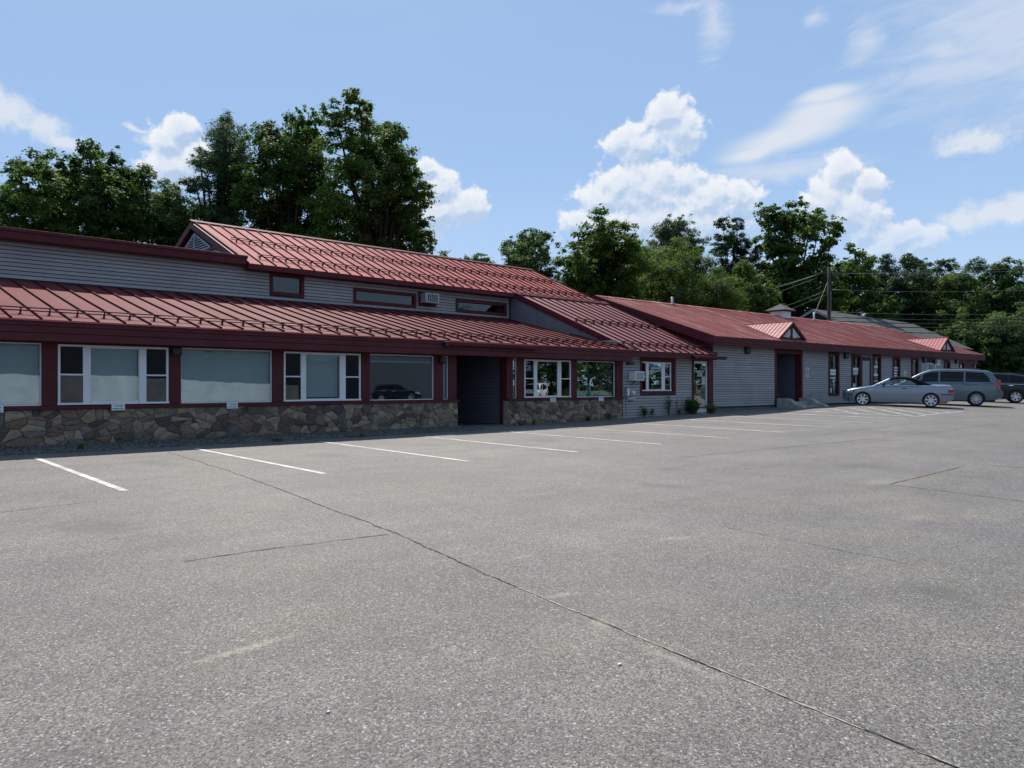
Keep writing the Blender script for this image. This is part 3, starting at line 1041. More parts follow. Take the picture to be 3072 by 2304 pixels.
def triple_window(parent, x0, x1, z0, z1, y, m1, m2, inv=None, mid='blind', sides=True, left_open=False):
    """three part vinyl window: hung sash, fixed light, hung sash"""
    d0, d1 = y - .045, y + .03
    f_ = 0.042
    b = MB()
    b.box(x0, x1, d0, d1, z1 - f_, z1).box(x0 - .01, x1 + .01, d0 - .02, d1, z0, z0 + f_)
    for a, c in ((x0, x0 + f_), (x1 - f_, x1), m1, m2):
        b.box(a, c, d0 + .002, d1, z0 + f_, z1 - f_)
    f = b.obj('window', 'white_vinyl', parent)
    if inv is not None:
        own(f, inv)
    zi0, zi1 = z0 + f_, z1 - f_
    lights = [(x0 + f_, m1[0]), (m1[1], m2[0]), (m2[1], x1 - f_)]
    for i, (a, c) in enumerate(lights):
        if i == 1:
            g = MB()
            g.box(a, c, y - .03, y - .01, zi0, zi0 + .018).box(a, c, y - .03, y - .01, zi1 - .018, zi1).box(a, a + .018, y - .03, y - .01, zi0, zi1).box(c - .018, c, y - .03, y - .01, zi0, zi1)
            g.obj('sash', 'white_vinyl', f)
            MB().box(a + .01, c - .01, y - .024, y - .018, zi0 + .01, zi1 - .01).obj('pane', 'glass', f)
            if mid == 'blind':
                blind(f, a + .02, c - .02, zi0 + .01, zi1, y + .08)
            elif mid == 'curtain':
                # swag of thin cloth hanging at the top, plain shade behind
                box('shade', 'curtain', f, a + .02, c - .02, y + .085, y + .09, zi0 + .06, zi1)
                sw = MB()
                nseg = 18
                for k in range(nseg):
                    xa, xb = a + (c - a) * k / nseg, a + (c - a) * (k + 1) / nseg
                    za = zi1 - .05 - .13 * math.sin(math.pi * k / nseg)
                    zb = zi1 - .05 - .13 * math.sin(math.pi * (k + 1) / nseg)
                    sw.add([(xa, y + .05, zi1), (xb, y + .05, zi1), (xb, y + .05, zb), (xa, y + .05, za), (xa, y + .062, zi1), (xb, y + .062, zi1), (xb, y + .062, zb), (xa, y + .062, za)],
                           [(0, 1, 2, 3), (4, 7, 6, 5), (2, 6, 7, 3)])
                sw.obj('curtain', 'white_vinyl', f)
        else:
            zm = (zi0 + zi1) / 2
            box('meeting_rail', 'white_vinyl', f, a, c, y - .03, y, zm - .014, zm + .018)
            MB().box(a, c, y - .006, y, zm + .018, zi1).obj('pane', 'glass_dark', f)
            MB().box(a, c, y - .022, y - .018, zi0, zm - .014).obj('pane', 'glass_dark', f)
            if sides:
                box('insect_screen', 'screen', f, a, c, y + .014, y + .018, zi0, zi1)
    return f


# ------------------------------------------------------------------ main building: stone fronted range with clerestory
MAIN, MI = building('main_building', (9.5, 17.65, 0.0), 'long low building with fieldstone base, grey clerestory and red metal roofs', 'building')


def mpart(name, b, m, smooth=False):
    return own(b.obj(name, m, MAIN, smooth), MI)


def mbox(name, m, x0, x1, y0, y1, z0, z1, bevel=0.0):
    return own(box(name, m, MAIN, x0, x1, y0, y1, z0, z1, bevel), MI)


XL = -3.2
# stone base, two lengths either side of the entry
for (a, c, sd) in ((XL, 14.325, 11), (16.35, 22.0, 12)):
    back = mbox('stone_wall', 'mortar', a, c, 17.665, 17.95, -0.2, 0.862)
    stones(back, a, c, 0.02, 0.86, 17.667, sd)
    mbox('sill_board', 'red_trim', a - .01, c + .02, 17.585, 17.82, 0.864, 0.928, 0.006)
# stones on the returns into the entry
for xx, sg in ((14.325, 1), (16.35, -1)):
    pass
wins = [(-2.6, -0.45, 'f'), (-0.15, 1.17, 'f'), (1.45, 3.654, 'f'), (3.935, 6.10, 't'), (6.378, 8.56, 'f'), (8.851, 11.038, 't'), (11.336, 13.504, 'o'), (13.82, 14.034, 'n'),
        (16.609, 16.798, 'n'), (17.10, 19.288, 't'), (19.612, 21.689, 'o2')]
edges = [XL] + [v for w_ in wins for v in w_[:2]]
ZS, ZH = 0.94, 2.197
prev = XL
for a, c, k in wins:
    if a > 16 and prev < 16:
        mbox('post', 'red_trim', prev, 14.325, 17.70, 17.86, 0.926, 2.30, 0.004)
        prev = 16.34
    mbox('post', 'red_trim', prev, a, 17.70, 17.86, 0.926, 2.30, 0.004)
    prev = c
mbox('post', 'red_trim', prev, 22.02, 17.66, 17.86, 0.0, 2.30, 0.004)
for a, c, k in wins:
    mbox('head_board', 'red_trim', a, c, 17.715, 17.86, ZH, 2.30)
    if k == 'f':
        fixed_window(MAIN, a, c, ZS, ZH, 17.775, MI, True)
    elif k == 'o':
        f = fixed_window(MAIN, a, c, ZS, ZH, 17.775, MI)
        blind(f, a + .03, c - .03, 2.02, ZH - .02, 17.86, 20.0, 0.016)
        sill_b = box('lifted_blind_rail', 'blind', f, a + .03, c - .03, 17.85, 17.88, 1.99, 2.02)
    elif k == 'o2':
        f = fixed_window(MAIN, a, c, ZS, ZH, 17.775, MI)
        box('counter', 'curtain', f, a + .05, c - .05, 18.0, 18.5, 0.9, 1.16)
        box('bottle', 'curtain', f, a + 0.95, a + 1.08, 18.02, 18.15, 1.16, 1.42)
    elif k == 'n':
        fixed_window(MAIN, a, c, ZS, ZH, 17.775, MI, True, fw=0.014)
triple_window(MAIN, 3.935, 6.10, ZS + .01, ZH - .01, 17.73, (4.395, 4.525), (5.50, 5.635), MI, 'blind')
triple_window(MAIN, 8.851, 11.038, ZS + .01, ZH - .01, 17.73, (9.31, 9.44), (10.43, 10.585), MI, 'curtain')
triple_window(MAIN, 17.10, 19.288, ZS + .01, ZH - .01, 17.73, (17.53, 17.672), (18.656, 18.816), MI, None, sides=False)
# fascia of three lapped boards, soffit
for z0, z1, y in ((2.222, 2.370, 17.262), (2.384, 2.504, 17.262), (2.518, 2.622, 17.262)):
    b = MB().add([(XL - .4, y, z0), (22.055, y, z0), (22.055, y + .03, z0), (XL - .4, y + .03, z0), (XL - .4, y + .010, z1), (22.055, y + .010, z1), (22.055, y + .03, z1), (XL - .4, y + .03, z1)],
                 [(0, 3, 2, 1), (4, 5, 6, 7), (0, 1, 5, 4), (1, 2, 6, 5), (2, 3, 7, 6), (3, 0, 4, 7)])
    mpart('fascia_board', b, 'red_trim')
mbox('fascia_back', 'red_trim', XL - .4, 22.05, 17.293, 17.297, 2.23, 2.61)
mbox('fascia_return', 'red_trim', 22.0, 22.05, 17.30, 17.66, 2.225, 2.60)
mbox('soffit', 'red_dark', XL - .4, 22.05, 17.298, 17.86, 2.30, 2.32)
gut = mpart('gutter', MB().prism([(17.255, 2.60), (17.135, 2.60), (17.12, 2.585), (17.135, 2.50), (17.165, 2.475), (17.255, 2.475)], 'x', 13.56, 17.16), 'red_trim')
box('end_cap', 'black_metal', gut, 13.46, 13.57, 17.11, 17.25, 2.46, 2.59, 0.01)
# low roof: one pitch of 0.507 m panels
low = mpart('low_roof', MB().add([(XL - .4, 17.3, 2.60), (22.05, 17.3, 2.60), (22.05, 23.02, 3.985), (XL - .4, 23.02, 3.985), (XL - .4, 17.3, 2.56), (22.05, 17.3, 2.56), (22.05, 23.02, 3.945), (XL - .4, 23.02, 3.945)],
                                  [(0, 1, 2, 3), (4, 7, 6, 5), (0, 4, 5, 1), (1, 5, 6, 2), (2, 6, 7, 3), (3, 7, 4, 0)]), 'red_trim')
X0 = 3.051 - 13 * 0.507
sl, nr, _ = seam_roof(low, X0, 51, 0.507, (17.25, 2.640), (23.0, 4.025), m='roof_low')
snow_guard(low, [X0 + 0.507 * (i + .5) for i in range(50)], 17.80, 2.640 + .55 * .2409, sl, nr, X0, 21.75)
own(box('drip_edge', 'roof_red', MAIN, X0 - .02, 22.05, 17.235, 17.262, 2.606, 2.634), MI)
# clerestory wall
up_holes = [(11.03, 12.216, 4.22, 4.935), (14.068, 16.707, 4.175, 4.72), (16.812, 17.63, 4.28, 4.81), (18.577, 21.219, 4.165, 4.675)]
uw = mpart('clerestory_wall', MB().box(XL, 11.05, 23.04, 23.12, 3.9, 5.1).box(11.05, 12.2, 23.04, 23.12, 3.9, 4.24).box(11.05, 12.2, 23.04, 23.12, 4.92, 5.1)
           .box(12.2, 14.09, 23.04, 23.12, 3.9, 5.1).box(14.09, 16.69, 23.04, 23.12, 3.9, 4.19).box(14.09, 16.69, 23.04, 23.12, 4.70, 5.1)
           .box(16.69, 18.6, 23.04, 23.12, 3.9, 5.1).box(18.6, 21.2, 23.04, 23.12, 3.9, 4.18).box(18.6, 21.2, 23.04, 23.12, 4.66, 5.1).box(21.2, 26.4, 23.04, 23.12, 3.9, 5.1), 'shaded_backing')
planks(uw, XL, 21.36, 4.066, 5.06, 23.04, up_holes)


def trimmed_window(parent, inv, x0, x1, z0, z1, y, t=0.105, glass='glass', blinds=None, tm='red_trim', name='window', deep=0.03):
    b = MB()
    b.box(x0, x1, y - deep, y, z1 - t, z1).box(x0, x1, y - deep, y, z0, z0 + t).box(x0, x0 + t, y - deep, y, z0 + t, z1 - t).box(x1 - t, x1, y - deep, y, z0 + t, z1 - t)
    # jamb reveal
    b.box(x0 + t, x0 + t + .012, y, y + .09, z0 + t, z1 - t).box(x1 - t - .012, x1 - t, y, y + .09, z0 + t, z1 - t)
    b.box(x0 + t + .012, x1 - t - .012, y, y + .09, z0 + t, z0 + t + .012).box(x0 + t + .012, x1 - t - .012, y, y + .09, z1 - t - .012, z1 - t)
    f = b.obj(name, tm, parent)
    if inv is not None:
        own(f, inv)
    MB().box(x0 + t + .012, x1 - t - .012, y + .045, y + .05, z0 + t + .012, z1 - t - .012).obj('pane', glass, f)
    if blinds:
        blind(f, x0 + t + .015, x1 - t - .015, blinds, z1 - t - .02, y + .085)
    return f


trimmed_window(MAIN, MI, 11.03, 12.216, 4.22, 4.935, 23.015, glass='glass_upper')
trimmed_window(MAIN, MI, 14.068, 16.707, 4.175, 4.72, 23.015, glass='glass_upper')
trimmed_window(MAIN, MI, 18.577, 21.219, 4.165, 4.675, 23.015, glass='glass_upper')
mbox('sleeve_board', 'red_trim', 16.812, 17.63, 22.985, 23.015, 4.28, 4.81)
# parapet with two step cap
mbox('parapet_band', 'red_trim', XL - .05, 10.15, 22.70, 22.98, 5.045, 5.225)
mbox('parapet_cap', 'red_trim', XL - .08, 10.17, 22.67, 23.1, 5.228, 5.315, 0.01)
mbox('parapet_soffit', 'red_dark', XL - .05, 10.14, 22.72, 23.03, 5.028, 5.043)
mbox('flat_roof', 'shingle', XL, 10.2, 23.1, 31.5, 5.10, 5.18)
# upper gable roof
EV, RG = (22.65, 5.085), (27.1, 7.04)
X1 = 10.18
upr = mpart('upper_roof', MB().add([(10.2, 22.7, 5.06), (26.6, 22.7, 5.06), (26.6, 27.1, 6.99), (10.2, 27.1, 6.99), (26.6, 31.5, 5.06), (10.2, 31.5, 5.06)],
                                    [(0, 1, 2, 3), (3, 2, 4, 5)]), 'red_trim')
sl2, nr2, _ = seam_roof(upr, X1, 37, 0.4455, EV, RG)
mpart('back_slope', MB().add([(10.1, 31.6, 5.06), (26.7, 31.6, 5.06), (26.7, 27.11, 7.03), (10.1, 27.11, 7.03)], [(0, 1, 2, 3)]), 'roof_red')
snow_guard(upr, [X1 + .4455 * (i + .5) for i in range(1, 36)], 25.07, EV[1] + (25.07 - EV[0]) * .4393, sl2, nr2, 10.62, 26.2)
snow_guard(upr, [X1 + .4455 * (i + .5) for i in range(1, 37)], 23.32, EV[1] + (23.32 - EV[0]) * .4393, sl2, nr2, 10.75, 26.5)
mpart('ridge_cap', MB().prism([(26.93, 7.02), (27.1, 7.105), (27.27, 7.02), (27.27, 7.0), (27.1, 7.08), (26.93, 7.0)], 'x', 10.05, 26.72), 'seam_red')
mbox('upper_fascia', 'red_dark', 10.18, 21.42, 22.66, 22.69, 4.92, 5.06)
mbox('upper_soffit', 'red_trim', 10.18, 21.42, 22.69, 23.02, 4.915, 4.93)
# gable end with louvre, facing the flat roof
gab = mpart('gable_wall', MB().prism([(23.0, 5.0), (31.2, 5.0), (27.1, 6.83)], 'x', 10.32, 10.42), 'siding')
z = 5.18
while z < 6.0:
    hw = (6.83 - z - COURSE) / .4463
    shared('plank', PLANK, gab, (10.315, 27.1 + hw, z), (2 * hw, 1, 1), (0, 0, -math.pi / 2))
    z += COURSE
for sgn in (-1, 1):
    a = 27.1 + sgn * (3.95 if sgn < 0 else 4.5)
    zf = 7.02 - abs(a - 27.1) * .4393
    mpart('rake_board', MB().add([(10.08, 27.1, 7.02), (10.08, a, zf), (10.08, a, zf - .2), (10.08, 27.1, 6.80), (10.14, 27.1, 7.02), (10.14, a, zf), (10.14, a, zf - .2), (10.14, 27.1, 6.80)],
                                [(0, 1, 2, 3), (4, 7, 6, 5), (0, 4, 5, 1), (2, 6, 7, 3), (1, 5, 6, 2), (0, 3, 7, 4)]), 'red_trim')
    mpart('rake_trim', MB().add([(10.27, 27.1, 6.84), (10.27, a, zf - .18), (10.27, a, zf - .36), (10.27, 27.1, 6.62), (10.31, 27.1, 6.84), (10.31, a, zf - .18), (10.31, a, zf - .36), (10.31, 27.1, 6.62)],
                               [(0, 1, 2, 3), (4, 7, 6, 5), (0, 4, 5, 1), (2, 6, 7, 3), (1, 5, 6, 2), (0, 3, 7, 4)]), 'red_trim')
mpart('rake_soffit', MB().add([(10.09, 22.66, 5.0), (10.4, 22.66, 5.0), (10.4, 27.1, 6.97), (10.09, 27.1, 6.97), (10.09, 31.54, 5.0), (10.4, 31.54, 5.0)], [(0, 1, 2, 3), (3, 2, 5, 4)]), 'red_dark')
lv = mpart('louvre', MB().prism([(25.75, 6.00), (28.45, 6.00), (27.1, 6.60)], 'x', 10.24, 10.30), 'dark_grille')
fr = MB()
for p, q in (((25.70, 5.98), (28.50, 5.98)), ((25.70, 5.98), (27.1, 6.62)), ((28.50, 5.98), (27.1, 6.62)), ((27.1, 5.98), (27.1, 6.6))):
    fr.tube([(10.22, *p), (10.22, *q)], 0.03, 6)
fr.obj('louvre_frame', 'pale_grey', lv)
for k in range(6):
    zz = 6.05 + .085 * k
    hw = (6.60 - zz) / .4444 - .04
    MB().add([(10.19, 27.1 - hw, zz), (10.19, 27.1 + hw, zz), (10.235, 27.1 + hw, zz + .05), (10.235, 27.1 - hw, zz + .05)], [(0, 1, 2, 3)]).obj('slat', 'pale_grey', lv)
mbox('louvre_sill', 'red_trim', 10.22, 10.31, 25.2, 29.0, 5.88, 5.97)
# right rake of the upper roof, rear and side walls
for sgn in (-1, 1):
    a = 27.1 + sgn * 4.5
    mpart('rake_board', MB().add([(26.68, 27.1, 7.02), (26.68, a, 5.06), (26.68, a, 4.86), (26.68, 27.1, 6.80), (26.72, 27.1, 7.02), (26.72, a, 5.06), (26.72, a, 4.86), (26.72, 27.1, 6.80)],
                                [(0, 1, 2, 3), (4, 7, 6, 5), (0, 4, 5, 1), (2, 6, 7, 3), (1, 5, 6, 2), (0, 3, 7, 4)]), 'red_trim')
mpart('gable_wall', MB().prism([(23.1, 5.0), (31.2, 5.0), (27.1, 6.83)], 'x', 26.4, 26.46), 'siding')
mbox('rear_wall', 'siding', XL, 26.4, 31.2, 31.35, 0.0, 5.1)
mbox('end_wall', 'siding', XL, XL + .12, 17.96, 31.2, 0.0, 5.1)
mbox('low_end_wall', 'siding', 21.86, 21.98, 17.87, 23.03, 0.0, 3.0)
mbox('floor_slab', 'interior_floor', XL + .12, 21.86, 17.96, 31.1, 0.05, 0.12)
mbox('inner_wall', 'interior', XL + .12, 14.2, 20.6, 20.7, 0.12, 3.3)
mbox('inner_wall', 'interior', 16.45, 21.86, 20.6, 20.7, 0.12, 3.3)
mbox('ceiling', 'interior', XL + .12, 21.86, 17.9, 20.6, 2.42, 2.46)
# recessed entry
ew = mbox('entry_wall', 'shaded_siding', 14.2, 16.5, 20.50, 20.58, 0.1, 2.42)
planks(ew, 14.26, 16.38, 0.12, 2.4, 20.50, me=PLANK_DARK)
er = mbox('entry_wall', 'shaded_siding', 16.40, 16.45, 17.96, 20.50, 0.0, 2.42)
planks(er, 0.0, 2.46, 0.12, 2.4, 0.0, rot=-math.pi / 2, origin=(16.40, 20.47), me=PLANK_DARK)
el_ = mbox('entry_wall', 'shaded_siding', 14.2, 14.25, 17.96, 20.50, 0.0, 2.42)
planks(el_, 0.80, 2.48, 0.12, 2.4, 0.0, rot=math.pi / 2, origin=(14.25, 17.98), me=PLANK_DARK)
mbox('corner_board', 'red_trim', 16.33, 16.46, 17.87, 18.02, 0.0, 2.30)
mbox('entry_ceiling', 'red_dark', 14.2, 16.45, 17.87, 20.50, 2.33, 2.38)
mbox('entry_floor', 'foundation', 14.25, 16.40, 17.70, 20.50, 0.06, 0.118)
dr = mpart('entry_door', MB().box(14.26, 14.31, 18.02, 18.10, .12, 2.28).box(14.26, 14.31, 18.66, 18.74, .12, 2.28).box(14.26, 14.31, 18.10, 18.66, 2.18, 2.28).box(14.26, 14.31, 18.10, 18.66, .12, .30), 'door_grey')
MB().box(14.28, 14.286, 18.10, 18.66, .30, 2.18).obj('pane', 'glass', dr)
MB().tube([(14.36, 18.14, 0.95), (14.36, 18.14, 1.3)], 0.012).obj('handle', 'grey_metal', dr)

# ------------------------------------------------------------------ link with saltbox roof and glass door
LINK, LI = building('link_building', (25.0, 17.65, 0.1), 'short grey link with steep red saltbox roof and glass door', 'building')


def lpart(name, b, m, smooth=False):
    return own(b.obj(name, m, LINK, smooth), LI)


def lbox(name, m, *a, bevel=0.0):
    return own(box(name, m, LINK, *a, bevel), LI)


lw = lpart('front_wall', MB().box(22.02, 23.1, 17.66, 17.76, -.05, 2.42).box(23.1, 25.2, 17.66, 17.76, -.05, 1.08).box(23.1, 25.2, 17.66, 17.76, 2.30, 2.42).box(25.2, 26.5, 17.66, 17.76, -.05, 2.42).box(26.5, 27.6, 17.66, 17.76, 2.36, 2.42).box(27.6, 27.86, 17.66, 17.76, -.05, 2.42), 'shaded_backing')
planks(lw, 22.025, 26.42, 0.13, 2.40, 17.66, [(23.03, 25.28, 0.996, 2.40)])
lf = MB()
t = .11
lf.box(23.03, 25.28, 17.61, 17.655, 2.25, 2.375).box(23.03, 25.28, 17.61, 17.655, .996, 1.12).box(23.03, 23.135, 17.61, 17.655, 1.12, 2.25).box(25.14, 25.28, 17.61, 17.655, 1.12, 2.25)
lf.box(25.02, 25.14, 17.655, 17.74, 1.10, 2.27)
lpart('window_trim', lf, 'red_trim')
tw = triple_window(LINK, 23.135, 25.015, 1.135, 2.235, 17.70, (23.433, 23.586), (24.435, 24.619), LI, None, sides=False)
# lettering on the middle pane
dec = MB().add([(23.82, 17.668, 2.03), (23.90, 17.668, 2.145), (24.13, 17.668, 2.145), (24.20, 17.668, 2.10), (24.13, 17.668, 2.065), (24.21, 17.668, 2.03), (24.12, 17.668, 2.03), (24.06, 17.668, 2.06), (24.02, 17.668, 2.03)],
               [(0, 1, 2, 3, 4, 5, 6, 7, 8)])
dec.obj('decal', 'letter_blue', tw)
for k in range(3):
    box('decal_stripe', 'letter_navy', tw, 23.84 + .02 * k, 24.02, 17.664, 17.667, 2.048 + .03 * k, 2.054 + .03 * k)
text('lettering', 'EXCAVATION', 0.088, 'letter_white', tw, (24.012, 17.664, 1.992), bold=.003, sx=1.0)
text('lettering', '603-315-6200', 0.062, 'letter_white', tw, (24.0, 17.664, 1.886), bold=.002, sx=1.12)
box('decal_stripe', 'letter_navy', tw, 23.80, 24.24, 17.664, 17.667, 1.935, 1.945)
# door
lpart('door_trim', MB().box(26.405, 26.53, 17.60, 17.76, .15, 2.42).box(27.56, 27.845, 17.60, 17.76, .15, 2.42).box(26.53, 27.56, 17.60, 17.76, 2.34, 2.42), 'red_trim')
door = lpart('door', MB().box(26.535, 26.63, 17.66, 17.70, .22, 2.335).box(27.46, 27.555, 17.66, 17.70, .22, 2.335).box(26.63, 27.46, 17.66, 17.70, 2.235, 2.335).box(26.63, 27.46, 17.66, 17.70, .22, .40)
             .box(26.63, 27.46, 17.665, 17.695, 1.385, 1.405), 'door_white')
MB().box(26.63, 27.46, 17.678, 17.684, .40, 2.235).obj('pane', 'glass', door)
box('handle', 'black_metal', door, 26.555, 26.66, 17.60, 17.66, 1.02, 1.40, 0.008)
text('lettering', 'LABORATORY', 0.098, 'letter_white', door, (27.0, 17.672, 1.915), bold=.002, sx=1.0)
text('lettering', 'WATER', 0.098, 'letter_white', door, (27.02, 17.672, 1.83), bold=.002, sx=1.0)
text('lettering', 'TESTING', 0.098, 'letter_white', door, (27.02, 17.672, 1.74), bold=.002, sx=1.0)
hs = box('hours_card', 'white_paint', door, 27.18, 27.40, 17.670, 17.674, 1.41, 1.70)
for k in range(5):
    box('printed_line', 'letter_black', door, 27.205, 27.375, 17.667, 17.669, 1.45 + .05 * k, 1.465 + .05 * k)
lbox('doorstep', 'concrete', 26.3, 28.3, 16.95, 17.58, 0.05, 0.235, bevel=0.01)
for z0, z1, y in ((2.385, 2.50, 17.27), (2.495, 2.60, 17.28)):
    lpart('fascia_board', MB().box(22.06, 27.66, y, y + .03, z0, z1), 'red_trim')
lbox('soffit', 'red_dark', 22.06, 27.66, 17.31, 17.66, 2.42, 2.435)
lg = lpart('gutter', MB().prism([(17.265, 2.535), (17.14, 2.535), (17.12, 2.52), (17.135, 2.445), (17.16, 2.42), (17.265, 2.42)], 'x', 26.0, 28.2), 'red_trim')
box('end_cap', 'black_metal', lg, 25.86, 26.01, 17.11, 17.26, 2.41, 2.53, 0.01)
SK = -0.58
lr = lpart('link_roof', MB().add([(22.06, 17.3, 2.58), (27.66, 17.3, 2.58), (27.66 + SK, 22.65, 4.99), (22.06 + SK, 22.65, 4.99)], [(0, 1, 2, 3)]), 'red_trim')
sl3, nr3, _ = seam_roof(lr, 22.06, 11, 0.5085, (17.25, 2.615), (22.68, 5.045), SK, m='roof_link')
for y, a, c in ((19.9, .4, 5.35), (17.78, .25, 5.45)):
    fr_ = (y - 17.25) / 5.43
    snow_guard(lr, [22.06 + SK * fr_ + .5085 * (i + .5) for i in range(11)], y, 2.615 + fr_ * 2.43, sl3, nr3, 22.06 + SK * fr_ + a - .3, 22.06 + SK * fr_ + c + .15)
lpart('flashing', MB().add([(21.42, 22.55, 5.045), (27.2, 22.55, 5.045), (27.2, 22.80, 5.19), (21.42, 22.80, 5.19), (21.42, 22.55, 5.02), (27.2, 22.55, 5.02)], [(0, 1, 2, 3), (4, 5, 1, 0)]), 'seam_red')
lpart('rake_board', MB().add([(22.04, 17.25, 2.62), (22.04 + SK, 22.66, 5.05), (22.04 + SK, 22.66, 4.84), (22.04, 17.42, 2.50), (22.08, 17.25, 2.62), (22.08 + SK, 22.66, 5.05), (22.08 + SK, 22.66, 4.84), (22.08, 17.42, 2.50)],
                            [(0, 1, 2, 3), (4, 7, 6, 5), (0, 4, 5, 1), (2, 6, 7, 3), (0, 3, 7, 4)]), 'red_dark')
# cheek wall in three sheets with open joints
ck = empty('cheek_wall', (0, 0, 0), 0, LINK)
own(ck, LI)
for y0, y1 in ((17.9, 19.56), (19.58, 21.62), (21.64, 23.02)):
    def zt(y):
        return 2.55 + (y - 17.25) * .4475
    def zb(y):
        return 2.60 + (y - 17.25) * .2409
    def xx(y):
        return 22.10 + SK * (y - 17.25) / 5.4
    MB().add([(xx(y0), y0, zb(y0)), (xx(y1), y1, zb(y1)), (xx(y1), y1, zt(y1)), (xx(y0), y0, zt(y0)), (xx(y0) + .03, y0, zb(y0)), (xx(y1) + .03, y1, zb(y1)), (xx(y1) + .03, y1, zt(y1)), (xx(y0) + .03, y0, zt(y0))],
             [(0, 3, 2, 1), (4, 5, 6, 7), (3, 7, 6, 2), (0, 4, 7, 3), (1, 2, 6, 5)]).obj('panel', 'cheek_panel', ck)
lbox('roof_cap_flashing', 'red_dark', 21.5, 22.1, 17.3, 17.6, 2.60, 2.64)
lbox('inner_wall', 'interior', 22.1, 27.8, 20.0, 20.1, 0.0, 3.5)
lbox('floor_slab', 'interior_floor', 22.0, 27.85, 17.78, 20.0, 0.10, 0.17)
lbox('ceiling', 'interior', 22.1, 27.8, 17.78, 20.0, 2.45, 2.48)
# ------------------------------------------------------------------ long wing, set slightly askew
WING = empty('long_wing', (27.87, 17.65, 0.0), math.radians(-2.6))
tag(WING, 'long grey clapboard wing with faded red metal roof and two dormers', 'building')
W_ = 30.1
door_s = [(13.33, 14.51)]
w_holes = [(4.84, 7.33, .45, 3.02), (9.83, 10.9, .83, 2.99), (12.23, 13.27, .83, 2.96), (13.33, 14.51, .45, 2.80), (14.63, 15.63, .83, 2.98), (17.1, 18.04, .83, 2.95), (19.55, 20.53, .83, 2.95),
           (21.86, 22.97, .83, 2.97), (24.36, 25.33, .83, 2.90), (26.85, 27.71, .83, 2.88), (27.84, 30.1, .45, 2.82)]
# backing wall with the openings left out
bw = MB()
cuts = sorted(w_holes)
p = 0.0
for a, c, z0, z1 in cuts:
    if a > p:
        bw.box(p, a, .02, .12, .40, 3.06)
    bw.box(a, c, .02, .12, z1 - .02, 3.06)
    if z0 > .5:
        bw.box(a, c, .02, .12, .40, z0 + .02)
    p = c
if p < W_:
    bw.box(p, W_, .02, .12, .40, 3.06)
front = bw.obj('front_wall', 'shaded_backing', WING)
planks(front, 0.0, W_, .45, 3.03, .02, w_holes)
box('foundation', 'foundation', WING, .02, W_, .05, .30, -.3, .445)
box('corner_board', 'red_trim', WING, -.03, .06, -.035, .06, .30, 3.0)
# fascia boards
for z0, z1, y in ((3.01, 3.118, -.395), (3.134, 3.238, -.395), (3.254, 3.355, -.395)):
    MB().box(-.43, 30.25, y, y + .03, z0, z1).obj('fascia_board', 'red_trim', WING)
box('fascia_back', 'red_trim', WING, -.43, 30.25, -.366, -.36, 3.02, 3.35)
box('soffit', 'red_trim', WING, -.43, 30.25, -.35, .02, 3.055, 3.07)
# ribbed sheet roof
EVW, RGW = (-.40, 3.375), (6.2, 5.575)
dyw, dzw = RGW[0] - EVW[0], RGW[1] - EVW[1]
Lw = math.hypot(dyw, dzw)
nyw, nzw = -dzw / Lw, dyw / Lw
PW = 0.9029
def wp(x, t, h):
    return (x, dyw * t + nyw * h, dzw * t + nzw * h)
prof = []
for k in range(3):
    c = PW / 3 * k
    prof += [(c, 0), (c + .10, 0), (c + .115, .022), (c + .145, .022), (c + .16, 0)]
prof.append((PW - .003, 0))
vs = [wp(x, 0, h) for x, h in prof] + [wp(x, 1, h) for x, h in prof] + [wp(x, 0, -.015) for x, h in prof]
n = len(prof)
fs = [(i, i + 1, n + i + 1, n + i) for i in range(n - 1)] + [(2 * n + i, 2 * n + i + 1, i + 1, i) for i in range(n - 1)]
pan = mesh_from('roof_panel', vs, fs, ['roof_old'])
wr = MB().add([(-.44, -.37, 3.33), (30.27, -.37, 3.33), (30.27, 6.2, 5.53), (-.44, 6.2, 5.53), (30.27, 12.8, 3.33), (-.44, 12.8, 3.33)], [(0, 1, 2, 3), (3, 2, 4, 5)]).obj('roof', 'red_dark', WING)
for i in range(34):
    shared('roof_panel', pan, wr, (-.44 + i * PW, EVW[0], EVW[1]))
MB().add([(-.44, 12.85, 3.37), (30.27, 12.85, 3.37), (30.27, 6.21, 5.565), (-.44, 6.21, 5.565)], [(0, 1, 2, 3)]).obj('back_slope', 'roof_old', wr)
MB().prism([(6.0, 5.545), (6.2, 5.625), (6.4, 5.545), (6.4, 5.53), (6.2, 5.60), (6.0, 5.53)], 'x', -.46, 30.28).obj('ridge_cap', 'roof_old', wr)
# gable end and layered rake
MB().prism([(.12, .45), (12.3, .45), (12.3, 3.3), (6.2, 5.35), (.12, 3.3)], 'x', 0.0, .1).obj('gable_wall', 'red_dark', WING)
MB().prism([(.12, .45), (12.3, .45), (12.3, 3.3), (6.2, 5.35), (.12, 3.3)], 'x', W_ - .1, W_).obj('gable_wall', 'siding', WING)
for x0, x1, d0, d1 in ((-.445, -.41, .012, -.12), (-.425, -.40, -.12, -.26), (-.40, -.375, -.26, -.36)):
    for sg in (-1, 1):
        yb = 6.2 + sg * 6.62
        MB().add([(x0, 6.2, 5.575 + d0), (x0, yb, 3.37 + d0), (x0, yb, 3.37 + d1), (x0, 6.2, 5.575 + d1), (x1, 6.2, 5.575 + d0), (x1, yb, 3.37 + d0), (x1, yb, 3.37 + d1), (x1, 6.2, 5.575 + d1)],
                 [(0, 1, 2, 3), (4, 7, 6, 5), (0, 4, 5, 1), (2, 6, 7, 3), (1, 5, 6, 2)]).obj('rake_board', 'red_trim', WING)
